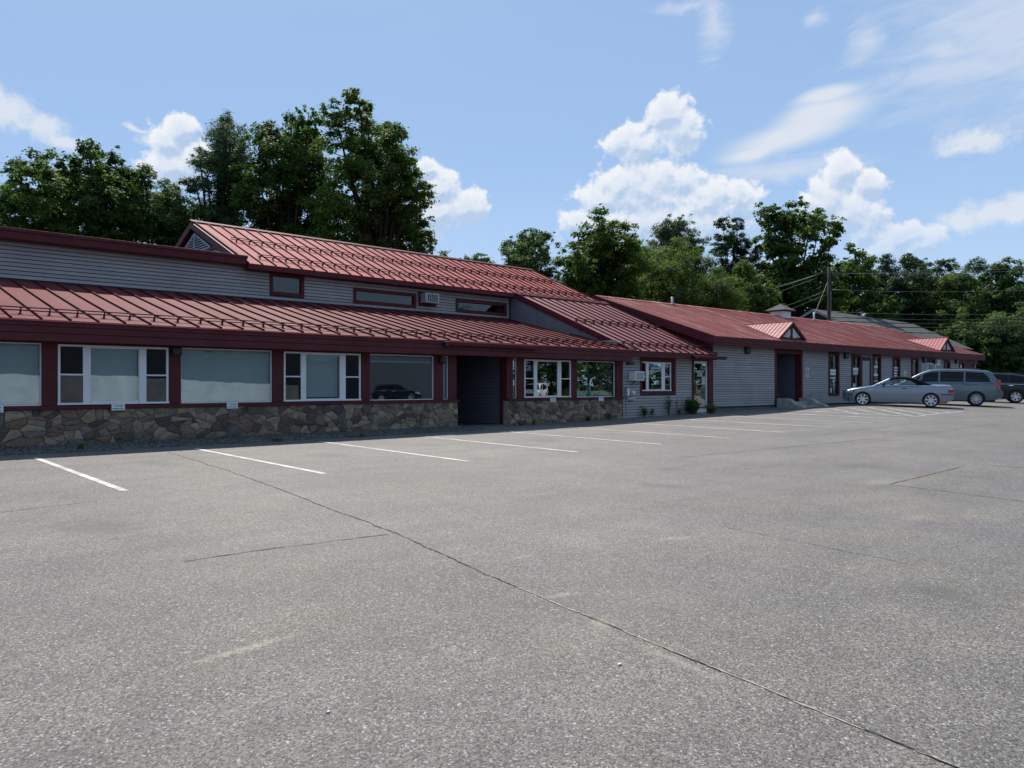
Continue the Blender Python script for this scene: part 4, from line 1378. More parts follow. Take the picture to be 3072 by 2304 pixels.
for sg in (-1, 1):
    yb = 6.2 + sg * 6.6
    MB().add([(30.24, 6.2, 5.57), (30.24, yb, 3.37), (30.24, yb, 3.02), (30.24, 6.2, 5.22), (30.27, 6.2, 5.57), (30.27, yb, 3.37), (30.27, yb, 3.02), (30.27, 6.2, 5.22)],
             [(0, 1, 2, 3), (4, 7, 6, 5), (0, 4, 5, 1), (2, 6, 7, 3), (1, 5, 6, 2)]).obj('rake_board', 'red_trim', WING)
box('rear_wall', 'siding', WING, .1, W_ - .1, 12.2, 12.3, 0, 3.3)
box('floor_slab', 'interior_floor', WING, .12, W_ - .12, .13, 6.0, .50, .56)
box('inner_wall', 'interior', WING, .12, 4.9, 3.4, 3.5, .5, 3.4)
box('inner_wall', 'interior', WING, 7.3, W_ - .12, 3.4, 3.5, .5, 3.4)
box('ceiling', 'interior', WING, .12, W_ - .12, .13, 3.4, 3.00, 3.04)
# recessed entry
MB().box(4.84, 5.04, -.012, .12, .40, 2.82).box(7.18, 7.33, -.012, .12, .40, 2.82).box(4.84, 7.33, -.012, .12, 2.82, 3.0).obj('entry_trim', 'red_trim', WING)
eb = box('entry_wall', 'shaded_siding', WING, 4.9, 7.3, 2.9, 2.95, .5, 3.0)
es = box('entry_wall', 'shaded_siding', WING, 7.25, 7.3, .12, 2.9, .5, 3.0)
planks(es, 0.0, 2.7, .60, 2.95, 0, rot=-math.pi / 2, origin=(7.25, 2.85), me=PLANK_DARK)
es2 = box('entry_wall', 'shaded_siding', WING, 4.92, 4.97, .12, 2.9, .5, 3.0)
box('entry_jamb', 'red_trim', WING, 7.19, 7.25, .12, .30, .56, 2.82)
ed = box('entry_door', 'door_grey', WING, 5.6, 6.6, 2.85, 2.90, .58, 2.65)
MB().lathe([(.0, -.06), (.03, -.055), (.035, -.03), (.012, -.02), (.012, 0)], 12).obj('knob', 'grey_metal', ed, True, (6.5, 2.85, 1.55))
box('entry_floor', 'foundation', WING, 4.97, 7.25, -.02, 2.9, .50, .60)

# windows of the wing: tall narrow lights in red trim
def wing_window(a, c, z0, z1, signs=(), shelf=None):
    f = trimmed_window(WING, None, a, c, z0, z1, -.012, t=.11, glass='glass_wing', deep=.03)
    b = MB().box(a + .16, a + .19, .035, .07, z0 + .12, z1 - .12)
    box('curtain', 'curtain', f, c - .36, c - .17, .11, .12, z0 + .12, z1 - .12)
    for (u0, u1, v0, v1, m) in signs:
        box('notice', m, f, a + .13 + u0 * (c - a - .26), a + .13 + u1 * (c - a - .26), .028, .031, v0, v1)
    return f
wing_window(9.83, 10.9, .83, 2.99, [(.05, .85, 2.02, 2.16, 'sign_white'), (.05, .85, 1.86, 1.99, 'sign_white'), (.05, .85, 1.70, 1.76, 'sign_white'), (.0, .35, .98, 1.22, 'curtain')])
wing_window(12.23, 13.27, .83, 2.96, [(.0, .9, 2.12, 2.27, 'sign_white'), (.0, .9, 2.02, 2.07, 'letter_white'), (.0, .85, 1.92, 1.97, 'letter_white'), (.0, .5, .95, 1.45, 'curtain')])
wing_window(14.63, 15.63, .83, 2.98, [(.05, .8, 2.32, 2.42, 'sign_white'), (.0, .8, 1.85, 1.97, 'sign_white'), (.1, .8, 1.56, 1.61, 'sign_white'), (.05, .8, 1.70, 1.78, 'letter_green')])
wing_window(17.1, 18.04, .83, 2.95, [(.0, .9, 2.30, 2.38, 'letter_white'), (.0, .9, 2.15, 2.23, 'letter_white'), (.0, .8, 1.98, 2.07, 'letter_white'), (.0, .8, 1.86, 1.92, 'letter_white'), (.1, .8, 1.72, 1.78, 'letter_white')])
wing_window(19.55, 20.53, .83, 2.95)
wing_window(21.86, 22.97, .83, 2.97)
wing_window(24.36, 25.33, .83, 2.90)
wing_window(26.85, 27.71, .83, 2.88)
dw = MB().box(13.33, 13.47, -.012, .06, .40, 2.67).box(14.37, 14.51, -.012, .06, .40, 2.67).box(13.33, 14.51, -.012, .06, 2.67, 2.80).obj('side_door', 'red_trim', WING)
box('door_leaf', 'door_grey', dw, 13.48, 14.36, .02, .06, .45, 2.66)
box('handle', 'grey_metal', dw, 14.22, 14.30, -.03, .02, 1.42, 1.50)
MB().box(27.84, 28.9, -.012, .06, .40, 2.82).box(27.84, 30.1, -.012, .06, 2.80, 3.0).obj('porch_trim', 'red_trim', WING)
box('porch_back', 'interior', WING, 28.9, 30.1, 1.2, 1.25, .4, 2.8)


# dormers with a sunburst face
def dormer(sc, hw):
    yf, z0, za = -.10, 3.485, 4.30
    slope = (za - z0) / hw
    d = MB().prism([(sc - hw + .12, z0), (sc + hw - .12, z0), (sc, za - .09)], 'y', yf, yf + .06).obj('dormer', 'screen', WING)
    yb = yf + (za - z0) / .3333 + .12
    for sg in (-1, 1):
        npan = 13
        for k in range(npan):       # each strip of metal runs from the ridge down to the valley
            ya = yf - .12 + (yb - yf + .12) * k / npan
            yc = yf - .12 + (yb - yf + .12) * (k + 1) / npan - .006
            def low(y):
                zv = max(z0, 3.385 + (y + .40) * .3333 + .01)
                return (sc + sg * (za - zv) / slope, y, zv)
            a, c = low(ya), low(yc)
            if abs(a[0] - sc) < .03:
                continue
            r1, r2 = (sc, ya, za + .012), (sc, yc, za + .012)
            vs = [r1, r2, (c[0], c[1], c[2] + .012), (a[0], a[1], a[2] + .012)]
            vs += [(x, y, z - .02) for x, y, z in vs]
            MB().add(vs, [(0, 1, 2, 3), (4, 7, 6, 5), (0, 3, 7, 4), (1, 5, 6, 2), (3, 2, 6, 7)]).obj('roof_panel', 'dormer_roof', d)
            if k:
                MB().tube([(sc, ya, za + .02), (a[0], a[1], a[2] + .02)], .014, 4).obj('seam', 'dormer_roof', d)
        MB().add([(sc, yf - .13, za + .005), (sc + sg * (hw + .02), yf - .13, z0 - .01), (sc + sg * (hw - .20), yf - .13, z0 - .01), (sc, yf - .13, za - .14),
                  (sc, yf - .09, za + .005), (sc + sg * (hw + .02), yf - .09, z0 - .01), (sc + sg * (hw - .20), yf - .09, z0 - .01), (sc, yf - .09, za - .14)],
                 [(0, 1, 2, 3), (4, 7, 6, 5), (0, 4, 5, 1), (2, 6, 7, 3), (1, 5, 6, 2)]).obj('rake_board', 'red_trim', d)
    MB().tube([(sc, yf - .13, za + .02), (sc, yb - .1, za + .02)], .03, 6).obj('ridge_cap', 'dormer_roof', d)
    # rays: white wedges fanning from the foot of the face
    box('centre_board', 'red_trim', d, sc - .09, sc + .09, yf - .05, yf, z0, za - .2)
    box('foot_board', 'red_trim', d, sc - hw + .1, sc + hw - .1, yf - .05, yf, z0 - .03, z0 + .05)
    for sg in (-1, 1):
        for k in range(8):
            t0 = math.radians(6 + 9.2 * k)
            t1 = t0 + math.radians(5.4)
            pts = []
            for t in (t0, t1):
                # reach to the inner edge of the rake boards
                cx, sn = math.cos(t), math.sin(t)
                R = (za - .17 - z0 - .05) / (sn + cx * slope)
                pts.append((R * cx, R * sn))
            r0 = .14
            q = [(r0 * math.cos(t0), r0 * math.sin(t0)), pts[0], pts[1], (r0 * math.cos(t1), r0 * math.sin(t1))]
            vs = [(sc + sg * (a + .02), yf - .03, z0 + .05 + b) for a, b in q] + [(sc + sg * (a + .02), yf, z0 + .05 + b) for a, b in q]
            MB().add(vs, [(0, 1, 2, 3), (0, 4, 5, 1), (1, 5, 6, 2), (2, 6, 7, 3)]).obj('ray', 'white_paint', d)
dormer(6.09, 1.26)
dormer(24.4, 1.2)
# cupola on the ridge
cu_ = MB().box(15.57, 16.43, 5.77, 6.63, 5.3, 5.90).obj('cupola', 'white_paint', WING)
MB().box(15.53, 16.47, 5.73, 6.67, 5.84, 5.91).obj('cornice', 'red_trim', cu_)
MB().add([(15.34, 5.54, 5.92), (16.66, 5.54, 5.92), (16.66, 6.86, 5.92), (15.34, 6.86, 5.92), (16.0, 6.2, 6.33), (15.34, 5.54, 5.89), (16.66, 5.54, 5.89), (16.66, 6.86, 5.89), (15.34, 6.86, 5.89)],
         [(0, 1, 4), (1, 2, 4), (2, 3, 4), (3, 0, 4), (5, 6, 1, 0), (6, 7, 2, 1), (7, 8, 3, 2), (8, 5, 0, 3), (8, 7, 6, 5)]).obj('cupola_roof', 'shingle', cu_)
for s_, zt_ in ((5.25, 5.95), (19.85, 6.05)):
    vp = MB().tube([(s_, 6.1, 5.4), (s_, 6.1, zt_)], .055, 12).obj('vent_pipe', 'white_paint', WING, True)
    MB().lathe([(.13, 0), (.075, .07), (.06, .11)], 14, 'z').obj('collar', 'grey_metal', vp, True, (s_, 6.1, 5.56))


def wing_pt(s, off, z=0.0):
    c, n_ = math.cos(math.radians(-2.6)), math.sin(math.radians(-2.6))
    return (27.87 + c * s - n_ * off, 17.65 + n_ * s + c * off, z)


RZW = math.radians(-2.6)
# ------------------------------------------------------------------ concrete steps
st = empty('concrete_steps', wing_pt(6.1, -.6, 0.25), RZW)
tag(st, 'low concrete steps with curved cheek walls at the dark recessed entry', 'steps')
cheek = [(.56, .05 - .25), (.56, .50), (.10, .50), (-.08, .46), (-.22, .36), (-.36, .27), (-.55, .24), (-.68, .20), (-.76, .12), (-.78, -.2)]
for x0 in (-1.16, .82):
    o = MB().prism(cheek, 'x', x0, x0 + .32).obj('cheek_wall', 'concrete', st)
    md = o.modifiers.new('bevel', 'BEVEL')
    md.width = .02
    md.segments = 2
box('tread', 'concrete', st, -.84, .82, .12, .58, -.2, .34, 0.01)
box('tread', 'concrete', st, -.84, .82, -.30, .12, -.2, .17, 0.01)
# red pail in the doorway
pl = MB().lathe([(0, 0), (.125, 0), (.15, .30), (.158, .30), (.158, .32), (.145, .32), (.12, .01), (0, .01)], 20, 'z').obj('pail', 'bucket_red', None, True, wing_pt(5.2, .12, .60))
tag(pl, 'red plastic pail standing in the recessed entry of the wing', 'pail')
MB().tube([(-.15, 0, .30), (-.10, 0, .40), (0, 0, .43), (.10, 0, .40), (.15, 0, .30)], .005, 6).obj('handle', 'grey_metal', pl)

# ------------------------------------------------------------------ things fixed to the walls
def wall_lamp(loc, rz, label, w=.20, h=.21, grp='black wall lamps under the eaves'):
    e = empty('wall_lamp', loc, rz)
    tag(e, label, 'wall lamp', grp)
    box('housing', 'black_metal', e, -w / 2, w / 2, -.12, 0, h * .25, h, 0.015)
    MB().add([(-w / 2, -.12, h * .25), (w / 2, -.12, h * .25), (w * .4, -.03, 0), (-w * .4, -.03, 0), (w / 2, 0, h * .25), (-w / 2, 0, h * .25), (w * .4, 0, 0), (-w * .4, 0, 0)],
             [(0, 1, 2, 3), (1, 4, 6, 2), (0, 3, 7, 5), (3, 2, 6, 7), (4, 5, 7, 6)]).obj('lens', 'dark_grille', e)


wall_lamp((6.26, 17.70, 1.985), 0, 'black box lamp on red post left of the wide blinded window')
wall_lamp((13.73, 17.70, 1.965), 0, 'black box lamp on red post beside the slim window near entry', .16)
wall_lamp((22.38, 17.63, 2.10), 0, 'flat dark lamp above the small air conditioner', .33, .10)
wall_lamp(wing_pt(2.57, -.002, 2.71), RZW, 'dark lamp on the blank wing wall before the recessed entry', .34, .31)
wall_lamp(wing_pt(11.56, -.002, 2.70), RZW, 'dark lamp on the wing between the first two tall windows', .34, .32)
wall_lamp(wing_pt(21.28, -.002, 2.69), RZW, 'dark lamp on the wing above the boxy window air conditioner', .30, .32)
wall_lamp(wing_pt(26.25, -.002, 2.72), RZW, 'dark lamp near the far end of the wing', .30, .24)


def sign_plate(loc, rz, w, h, label, lines, m='sign_white', lm='letter_green', size=.036, cat='sign', grp=None, tilt=0.0):
    e = empty('sign_plate', loc, rz)
    e.rotation_euler = (0, tilt, rz)
    tag(e, label, cat, grp)
    box('plate', m, e, -w / 2, w / 2, -.006, 0, 0, h, 0.002)
    n_ = len(lines)
    for i, t_ in enumerate(lines):
        zc = h * (1 - (i + .62) / (n_ + .25))
        s = min(size, h / (n_ + .4))
        text('lettering', t_, s, lm, e, (0, -.008, zc), bold=.0012, sx=min(1.0, w * .88 / max(.01, len(t_) * s * .62)))
    for sx in (-1, 1):
        MB().lathe([(0, -.011), (.005, -.010), (.006, -.006)], 8).obj('screw', 'grey_metal', e, False, (sx * (w / 2 - .012), 0, h - .015))


CP = ['CUSTOMER', 'PARKING ONLY']
G = 'customer parking signs along the sill'
sign_plate((2.85, 17.582, .825), 0, .26, .13, 'small customer parking sign on sill at the far left edge', CP, grp=G)
sign_plate((5.037, 17.582, .820), 0, .262, .131, 'small customer parking sign below the first white triple window', CP, grp=G)
sign_plate((7.504, 17.582, .809), 0, .26, .135, 'small customer parking sign below the wide blinded window', CP, grp=G)
sign_plate((18.306, 17.582, .794), 0, .262, .138, 'small customer parking sign below the triple window past the entry', CP, grp=G)
sign_plate((20.74, 17.582, .795), 0, .265, .133, 'slightly tilted white parking sign below the last wide window', CP, lm='letter_blue', grp=G, tilt=math.radians(-2))
sign_plate(wing_pt(7.76, -.006, 1.74), RZW, .31, .47, 'tall white notice with black print beside the recessed entry', ['NO', 'PARKING', 'LOADING', 'ZONE', 'ONLY'], 'white_paint', 'letter_black', .075)
sign_plate(wing_pt(18.77, -.006, 1.62), RZW, .34, .55, 'tall white notice on clapboards beyond the silver convertible', ['NO', 'PARKING', 'LOADING', 'ZONE'], 'white_paint', 'letter_black', .09)
sp = empty('sign_plate', wing_pt(23.6, -.006, 2.62), RZW)
tag(sp, 'pair of white and blue plates high on the far wing wall', 'sign')
box('plate', 'white_paint', sp, -.30, .22, -.008, 0, .14, .32)
box('plate', 'sign_white', sp, -.24, .16, -.008, 0, 0, .11)
box('blue_panel', 'letter_blue', sp, .22, .42, -.008, 0, .12, .30)


def air_conditioner(loc, rz, w, h, d, label, m='grey_metal', bars='v', grp=None):
    e = empty('air_conditioner', loc, rz)
    tag(e, label, 'air conditioner', grp)
    box('case', m, e, -w / 2, w / 2, -d, 0.0, 0, h, 0.012)
    box('recess', 'dark_grille', e, -w / 2 + .05, w / 2 - .05, -d - .004, -d + .001, .04, h - .04)
    n_ = 6 if bars == 'v' else 9
    for i in range(n_):
        if bars == 'v':
            x = -w / 2 + .07 + (w - .14) * i / (n_ - 1)
            box('grille_bar', 'white_paint', e, x - .008, x + .008, -d - .014, -d - .002, .04, h - .04)
        else:
            z_ = .06 + (h - .12) * i / (n_ - 1)
            box('grille_bar', m, e, -w / 2 + .05, w / 2 - .05, -d - .012, -d - .002, z_ - .006, z_ + .006)
    return e


air_conditioner((17.20, 22.99, 4.38), 0, .62, .36, .34, 'boxy air conditioner with white bars high in the clerestory wall', 'grey_metal')
ac2 = air_conditioner((22.62, 17.63, 1.52), 0, .56, .34, .30, 'white framed air conditioner sticking out left of the link window', 'white_vinyl', 'h')
for x in (-.16, .16):
    MB().tube([(x, -.02, -.16), (x, -.24, -.005)], .012, 6).obj('bracket', 'black_metal', ac2)
air_conditioner(wing_pt(21.30, -.02, 2.05), RZW, .85, .60, .40, 'pale boxy air conditioner on the far wing under a lamp', 'white_paint', 'h')
air_conditioner(wing_pt(22.42, -.02, 2.10), RZW, .70, .50, .35, 'grey framed air conditioner in the window beside a pale one', 'white_vinyl', 'h')
# meters on the link wall
me1 = empty('utility_box', (22.2, 17.63, .90))
tag(me1, 'slim pale utility box on the siding next to the stone corner', 'utility box')
box('case', 'grey_metal', me1, -.09, .09, -.11, 0, .05, .36, 0.01)
box('cover', 'white_paint', me1, -.06, .06, -.118, -.11, .09, .33)
MB().tube([(0, -.05, .05), (0, -.05, -.55), (0, .0, -.60)], .018, 8).obj('conduit', 'grey_metal', me1)
me2 = empty('electric_meter', (22.49, 17.63, .94))
tag(me2, 'round grey electric meter beside a slim utility box', 'meter')
box('case', 'grey_metal', me2, -.115, .115, -.09, 0, 0, .24, 0.012)
MB().lathe([(.085, 0), (.085, -.05), (.07, -.075), (0, -.08)], 20).obj('dial', 'lamp_clear', me2, True, (0, -.09, .13))
box('lower_box', 'grey_metal', me2, -.30, .12, -.12, 0, -.12, -.02, 0.008)
fa = MB().tube([(0, 0, 0), (0, -.07, 0), (0, -.10, -.05)], .018, 8).obj('hose_tap', 'grey_metal', None, True, wing_pt(7.95, 0, .86))
tag(fa, 'small hose tap low on the wing wall right of the steps', 'tap')
MB().lathe([(0, -.02), (.035, -.02), (.035, -.008), (0, -.008)], 12).obj('handle', 'chrome', fa, False, (0, -.06, .03))


# ------------------------------------------------------------------ weeds at the foot of the walls
def leaf_quads(C, Nn, size, rng, aspect=0.55):
    """diamond leaves at centres C with normals Nn"""
    n = len(C)
    ref = rng.normal(size=(n, 3))
    T = np.cross(Nn, ref)
    T /= np.linalg.norm(T, axis=1, keepdims=True) + 1e-9
    B = np.cross(Nn, T)
    s = size * rng.uniform(.5, 1.5, (n, 1))
    fold = Nn * s * .14
    V = np.stack([C + T * s, C + B * s * aspect + fold, C - T * s, C - B * s * aspect + fold], 1).reshape(-1, 3)
    F = np.arange(4 * n).reshape(n, 4)
    return V, F


def weed(name, x, y, h, spread, n, label, seed, leaf=.035, grp='weeds along the wall', base=None):
    rng = np.random.default_rng(seed)
    z0 = ground_z(x, y) if base is None else base
    e = empty(name, (x, y, z0))
    tag(e, label, 'weed', grp)
    stems = MB()
    Cs, Ns = [], []
    k = max(2, int(n / 22))
    for i in range(k):
        a = rng.uniform(0, 6.28)
        tip = np.array([math.cos(a) * spread * rng.uniform(.2, 1), math.sin(a) * spread * .5 * rng.uniform(.2, 1), h * rng.uniform(.55, 1)])
        mid = tip * np.array([.35, .35, .55])
        stems.tube([(0.02 * math.cos(a), 0.02 * math.sin(a), -.02), tuple(mid), tuple(tip)], [.006, .004, .002], 5)
        m_ = int(n / k)
        t = rng.uniform(.15, 1, m_) ** .8
        c = np.where(t[:, None] < .55, mid * (t[:, None] / .55), mid + (tip - mid) * ((t[:, None] - .55) / .45))
        c = c + rng.normal(0, leaf * .9, (m_, 3))
        c[:, 2] = np.maximum(c[:, 2], .01)
        Cs.append(c)
        nn = rng.normal(0, .7, (m_, 3)) + np.array([0, -.3, .9])
        Ns.append(nn / np.linalg.norm(nn, axis=1, keepdims=True))
    stems.obj('stem', 'leaf_weed', e)
    V, F = leaf_quads(np.concatenate(Cs), np.concatenate(Ns), leaf, rng, .45)
    o = mesh_np('foliage', V, F, 'leaf_weed', e)
    o['kind'] = 'stuff'


weed('weed', 23.1, 17.5, .40, .16, 150, 'dark bushy weed at the siding below the link window', 3, .045)
weed('weed', 23.58, 17.52, .45, .08, 70, 'thin weed with dark leaves next to a bushy one', 4, .04)
weed('weed', 24.65, 17.5, .92, .14, 170, 'tall pale weed climbing the link siding under the window', 5, .04)
weed('weed', 25.2, 17.5, .85, .10, 60, 'wispy tall weed between a pale climber and leafy bush', 6, .03)
weed('weed', 25.3, 17.45, .30, .16, 80, 'low creeping weed before the link siding', 7, .04)
weed('leafy_bush', 26.05, 17.35, .58, .40, 420, 'dark leafy bush growing left of the glass door', 8, .085, 'weeds along the wall')
weed('leafy_bush', 26.75, 17.0, .34, .36, 260, 'pale low leafy clump in front of the glass door sill', 9, .07, 'weeds along the wall')
weed('weed', 19.9, 17.45, .18, .12, 70, 'small weed at the stone below the last wide window', 10, .04)
weed('weed', 21.0, 17.45, .22, .11, 80, 'dark weed against the stone near the corner post', 11, .045)
weed('weed', 17.2, 17.4, .12, .16, 60, 'flat weed by the stone just past the entry', 12, .04)
weed('weed', 16.55, 17.35, .10, .14, 50, 'sparse weed at the stone corner of the entry', 13, .035)
weed('weed', 4.1, 16.9, .10, .3, 60, 'low green weeds in gravel under the first triple window', 14, .03)
weed('weed', 8.1, 16.5, .07, .5, 110, 'thin green growth at the gravel edge mid wall', 15, .025)
weed('weed', 10.2, 16.45, .07, .6, 110, 'grassy fringe on the gravel before the second triple window', 16, .025)
# ------------------------------------------------------------------ vehicles
def interp(pts, x):
    return float(np.interp(x, [p[0] for p in pts], [p[1] for p in pts]))


def make_wheel(parent, x, y, side, r, rimr, spokes, cap_m, arm=.045):
    """wheel with tyre and rim; side = outward sign along y"""
    e = empty('wheel', (x, y, r), 0, parent)
    w = .105
    MB().lathe([(rimr, -w), (r * .93, -w), (r, -w * .7), (r, w * .7), (r * .93, w), (rimr, w)], 32).obj('tyre', 'rubber', e, True)
    b = MB().lathe([(rimr, -w * .9), (rimr * .97, w * .9 * 0), (rimr, w * .95)], 32)
    b.obj('barrel', 'dark_grille', e, True)
    MB().lathe([(0.0, side * w * .2), (rimr, side * w * .2)], 24).obj('brake_disc', 'dark_grille', e)
    s = MB().lathe([(rimr * .90, side * w * .88), (rimr * 1.02, side * w * .95), (rimr * 1.02, side * w * .80), (rimr * .90, side * w * .78), (rimr * .90, side * w * .88)], 32)
    s.lathe([(0, side * w * .80), (rimr * .22, side * w * .80), (rimr * .24, side * w * .6)], 16)
    for k in range(spokes):
        t = 2 * math.pi * k / spokes + .2
        c, n_ = math.cos(t), math.sin(t)
        a0, a1 = rimr * .15, rimr * .93
        h0, h1 = arm * .75, arm
        y0_, y1_ = side * w * .80, side * w * .84
        P = lambda rr, hh, yy: (rr * c - hh * n_, yy, rr * n_ + hh * c)
        s.add([P(a0, -h0, y0_), P(a1, -h1, y1_), P(a1, h1, y1_), P(a0, h0, y0_), P(a0, -h0, y0_ - side * .03), P(a1, -h1, y1_ - side * .03), P(a1, h1, y1_ - side * .03), P(a0, h0, y0_ - side * .03)],
              [(0, 1, 2, 3), (4, 7, 6, 5), (0, 4, 5, 1), (2, 6, 7, 3)])
    s.obj('rim', cap_m, e)
    return e


def make_car(name, label, cat, loc, heading, S, grp='cars parked beside the wing'):
    """loft a body and a glasshouse from side profiles; nose along +x"""
    root = empty(name, loc, heading)
    tag(root, label, cat, grp)
    L0, L1 = S['ends']
    W = S['half_width']
    wb = S['axles']
    ar, wr_ = S['arch'], S['wheel_r']
    xs = set(np.round(np.linspace(L0, L1, 70), 3))
    for ax in wb:
        for t in np.linspace(0, math.pi, 25):
            xs.add(round(ax + ar * math.cos(t), 3))
        xs.add(round(ax - ar - .001, 3))
        xs.add(round(ax + ar + .001, 3))
    xs = sorted(x for x in xs if L0 <= x <= L1)
    KZ = [0, .06, .16, .30, .46, .62, .76, .87, .95, 1.0]

    def bottom(x):
        z = interp(S['bottom'], x)
        for ax in wb:
            if abs(x - ax) < ar:
                z = max(z, wr_ + math.sqrt(max(0, ar * ar - (x - ax) ** 2)))
        return z

    def halfw(x):
        return W * interp(S['plan'], x)
    secs = []
    for x in xs:
        zb_, zt_ = bottom(x), interp(S['top'], x)
        hw = halfw(x)
        side = []
        for k in KZ:
            z = zb_ + (zt_ - zb_) * k
            q = (z - S['shoulder']) / .55
            y = hw * (1 - .055 * q * q)
            if k >= .95:
                y -= (.02 if k < 1 else .075)
            side.append((y, z - (.0 if k < 1 else -.004)))
        cross = [(x, -y, z) for y, z in side]
        ytop = side[-1][0]
        for f in (.55, 0, -.55):
            cross.append((x, -ytop * f, zt_ + .035 * (1 - f * f)))
        cross += [(x, y, z) for y, z in reversed(side)]
        secs.append(cross)
    n_ = len(secs[0])
    vs = [p for s in secs for p in s]
    fs = [(i * n_ + j, i * n_ + j + 1, (i + 1) * n_ + j + 1, (i + 1) * n_ + j) for i in range(len(secs) - 1) for j in range(n_ - 1)]
    fs += [tuple(range(n_ - 1, -1, -1)), tuple((len(secs) - 1) * n_ + j for j in range(n_))]
    body = bpy.data.objects.new('body', mesh_from('body', vs, fs, [S['paint']], True))
    link(body, root)
    md = body.modifiers.new('split', 'EDGE_SPLIT')
    md.split_angle = math.radians(38)
    # underside and wheel wells
    box('underbody', 'car_plastic', root, L0 + .25, L1 - .25, -W + .10, W - .10, .20, .42)
    for ax in wb:
        box('wheel_well', 'car_plastic', root, ax - ar - .02, ax + ar + .02, -W + .28, W - .28, .20, .74)
    # glasshouse
    gxs = np.linspace(S['house'][0][0], S['house'][-1][0], 56)
    gk = np.linspace(0, 1, 12)
    beltw, roofw = S['belt_w'], S['roof_w']
    zmax = max(z for _, z in S['house'])
    paint_f, glass_f, fab_f = [], [], []
    gv = []
    for x in gxs:
        zb_ = interp(S['top'], x) - .02
        zt_ = max(zb_ + .002, interp(S['house'], x))
        row = []
        for k in gk:
            z = zb_ + (zt_ - zb_) * k
            f = min(1, max(0, (z - zb_) / max(.05, zmax - zb_)))
            y = W * interp(S['plan'], x) * (beltw + (roofw - beltw) * f ** 1.25)
            if k == 1:
                y -= .05
            row.append((x, y, z))
        tops = [(x, row[-1][1] * q, zt_ + .03 * (1 - q * q) * min(1, (zt_ - zb_) * 3)) for q in (.6, .2, -.2, -.6)]
        gv.append([(x, -y, z) for x, y, z in row] + [(a, -b, c) for a, b, c in tops] + [(x, y, z) for x, y, z in reversed(row)])
    m_ = len(gv[0])
    V = [p for r in gv for p in r]

    def in_poly(px, pz, poly):
        c = False
        for i in range(len(poly)):
            (x1, z1), (x2, z2) = poly[i], poly[i - 1]
            if (z1 > pz) != (z2 > pz) and px < (x2 - x1) * (pz - z1) / (z2 - z1) + x1:
                c = not c
        return c
    for i in range(len(gxs) - 1):
        for j in range(m_ - 1):
            f = (i * m_ + j, i * m_ + j + 1, (i + 1) * m_ + j + 1, (i + 1) * m_ + j)
            cx = sum(V[q][0] for q in f) / 4
            cz = sum(V[q][2] for q in f) / 4
            cy = sum(V[q][1] for q in f) / 4
            top_face = 11 <= j <= 15
            if top_face:
                g = any(a <= cx <= b for a, b in S['screens']) and abs(cy) < W * roofw * .97
                (glass_f if g else fab_f if S.get('fabric') and S['fabric'][0] <= cx <= S['fabric'][1] else paint_f).append(f)
            elif any(in_poly(cx, cz, p) for p in S['windows']):
                glass_f.append(f)
            elif S.get('fabric') and S['fabric'][0] <= cx <= S['fabric'][1]:
                fab_f.append(f)
            else:
                paint_f.append(f)
    for nm, ff, mm in (('cabin', paint_f, S['paint']), ('window_glass', glass_f, S['glass']), ('soft_top', fab_f, 'soft_top')):
        if ff and nm == 'window_glass':      # one pane per window
            par = {}
            def find(a):
                while par.setdefault(a, a) != a:
                    a = par[a]
                return a
            for f in ff:
                for q in f[1:]:
                    par[find(q)] = find(f[0])
            comp = {}
            for f in ff:
                comp.setdefault(find(f[0]), []).append(f)
            for fl in comp.values():
                ids = sorted({q for f in fl for q in f})
                ix = {q: k for k, q in enumerate(ids)}
                link(bpy.data.objects.new('window_pane', mesh_from('window_pane', [V[q] for q in ids], [tuple(ix[q] for q in f) for f in fl], [mm], True)), root)
        elif ff:
            o = bpy.data.objects.new(nm, mesh_from(nm, V, ff, [mm], True))
            link(o, root)
    # cabin interior
    box('seat', 'car_seat', root, -.65, -.15, -W + .25, -.10, .45, 1.0, .04)
    box('seat', 'car_seat', root, -.65, -.15, .10, W - .25, .45, 1.0, .04)
    box('dashboard', 'car_plastic', root, S['dash'] - .3, S['dash'], -W + .22, W - .22, .55, .92, .03)
    for ax in wb:
        for sd in (-1, 1):
            make_wheel(root, ax, sd * (W - .115), sd, wr_, S['rim_r'], S['spokes'], S['rim_m'], S.get('arm', .045))
    for sd in (-1, 1):
        def strip(nm, x0, x1, z0, z1, m, out=.004, deep=.02):
            pts = []
            for x in (x0, (x0 + x1) / 2, x1):
                hw = halfw(x)
                for z in (z0, z1):
                    q = (z - S['shoulder']) / .55
                    y = hw * (1 - .055 * q * q)
                    pts.append((x, sd * (y + out), z))
                    pts.append((x, sd * (y - deep), z))
            fs_ = []
            for a in (0, 4):
                fs_ += [(a, a + 4, a + 6, a + 2), (a, a + 1, a + 5, a + 4), (a + 2, a + 6, a + 7, a + 3)]
            fs_ += [(0, 2, 3, 1), (8, 9, 11, 10)]
            return MB().add(pts, fs_).obj(nm, m, root)
        for s_ in S['strips']:
            strip(*s_)
        mx, mz = S['mirror']
        mo = MB().lathe([(0, -.10), (.055, -.09), (.075, -.03), (.07, .05), (.045, .09), (0, .10)], 12, 'y').obj('mirror', S.get('mirror_m', S['paint']), root, True, (mx, sd * (W * S['belt_w'] + .12), mz))
        mo.scale = (.8, 1, 1)
        if S.get('rails'):
            x0, x1, zr = S['rails']
            y_ = sd * (W * roofw - .10)
            MB().tube([(x0, y_, zr - .05), (x0 + .12, y_, zr + .02), ((x0 + x1) / 2, y_, zr + .035), (x1 - .15, y_, zr + .0), (x1, y_, zr - .08)], .018, 8).obj('roof_rail', 'black_metal', root, True)
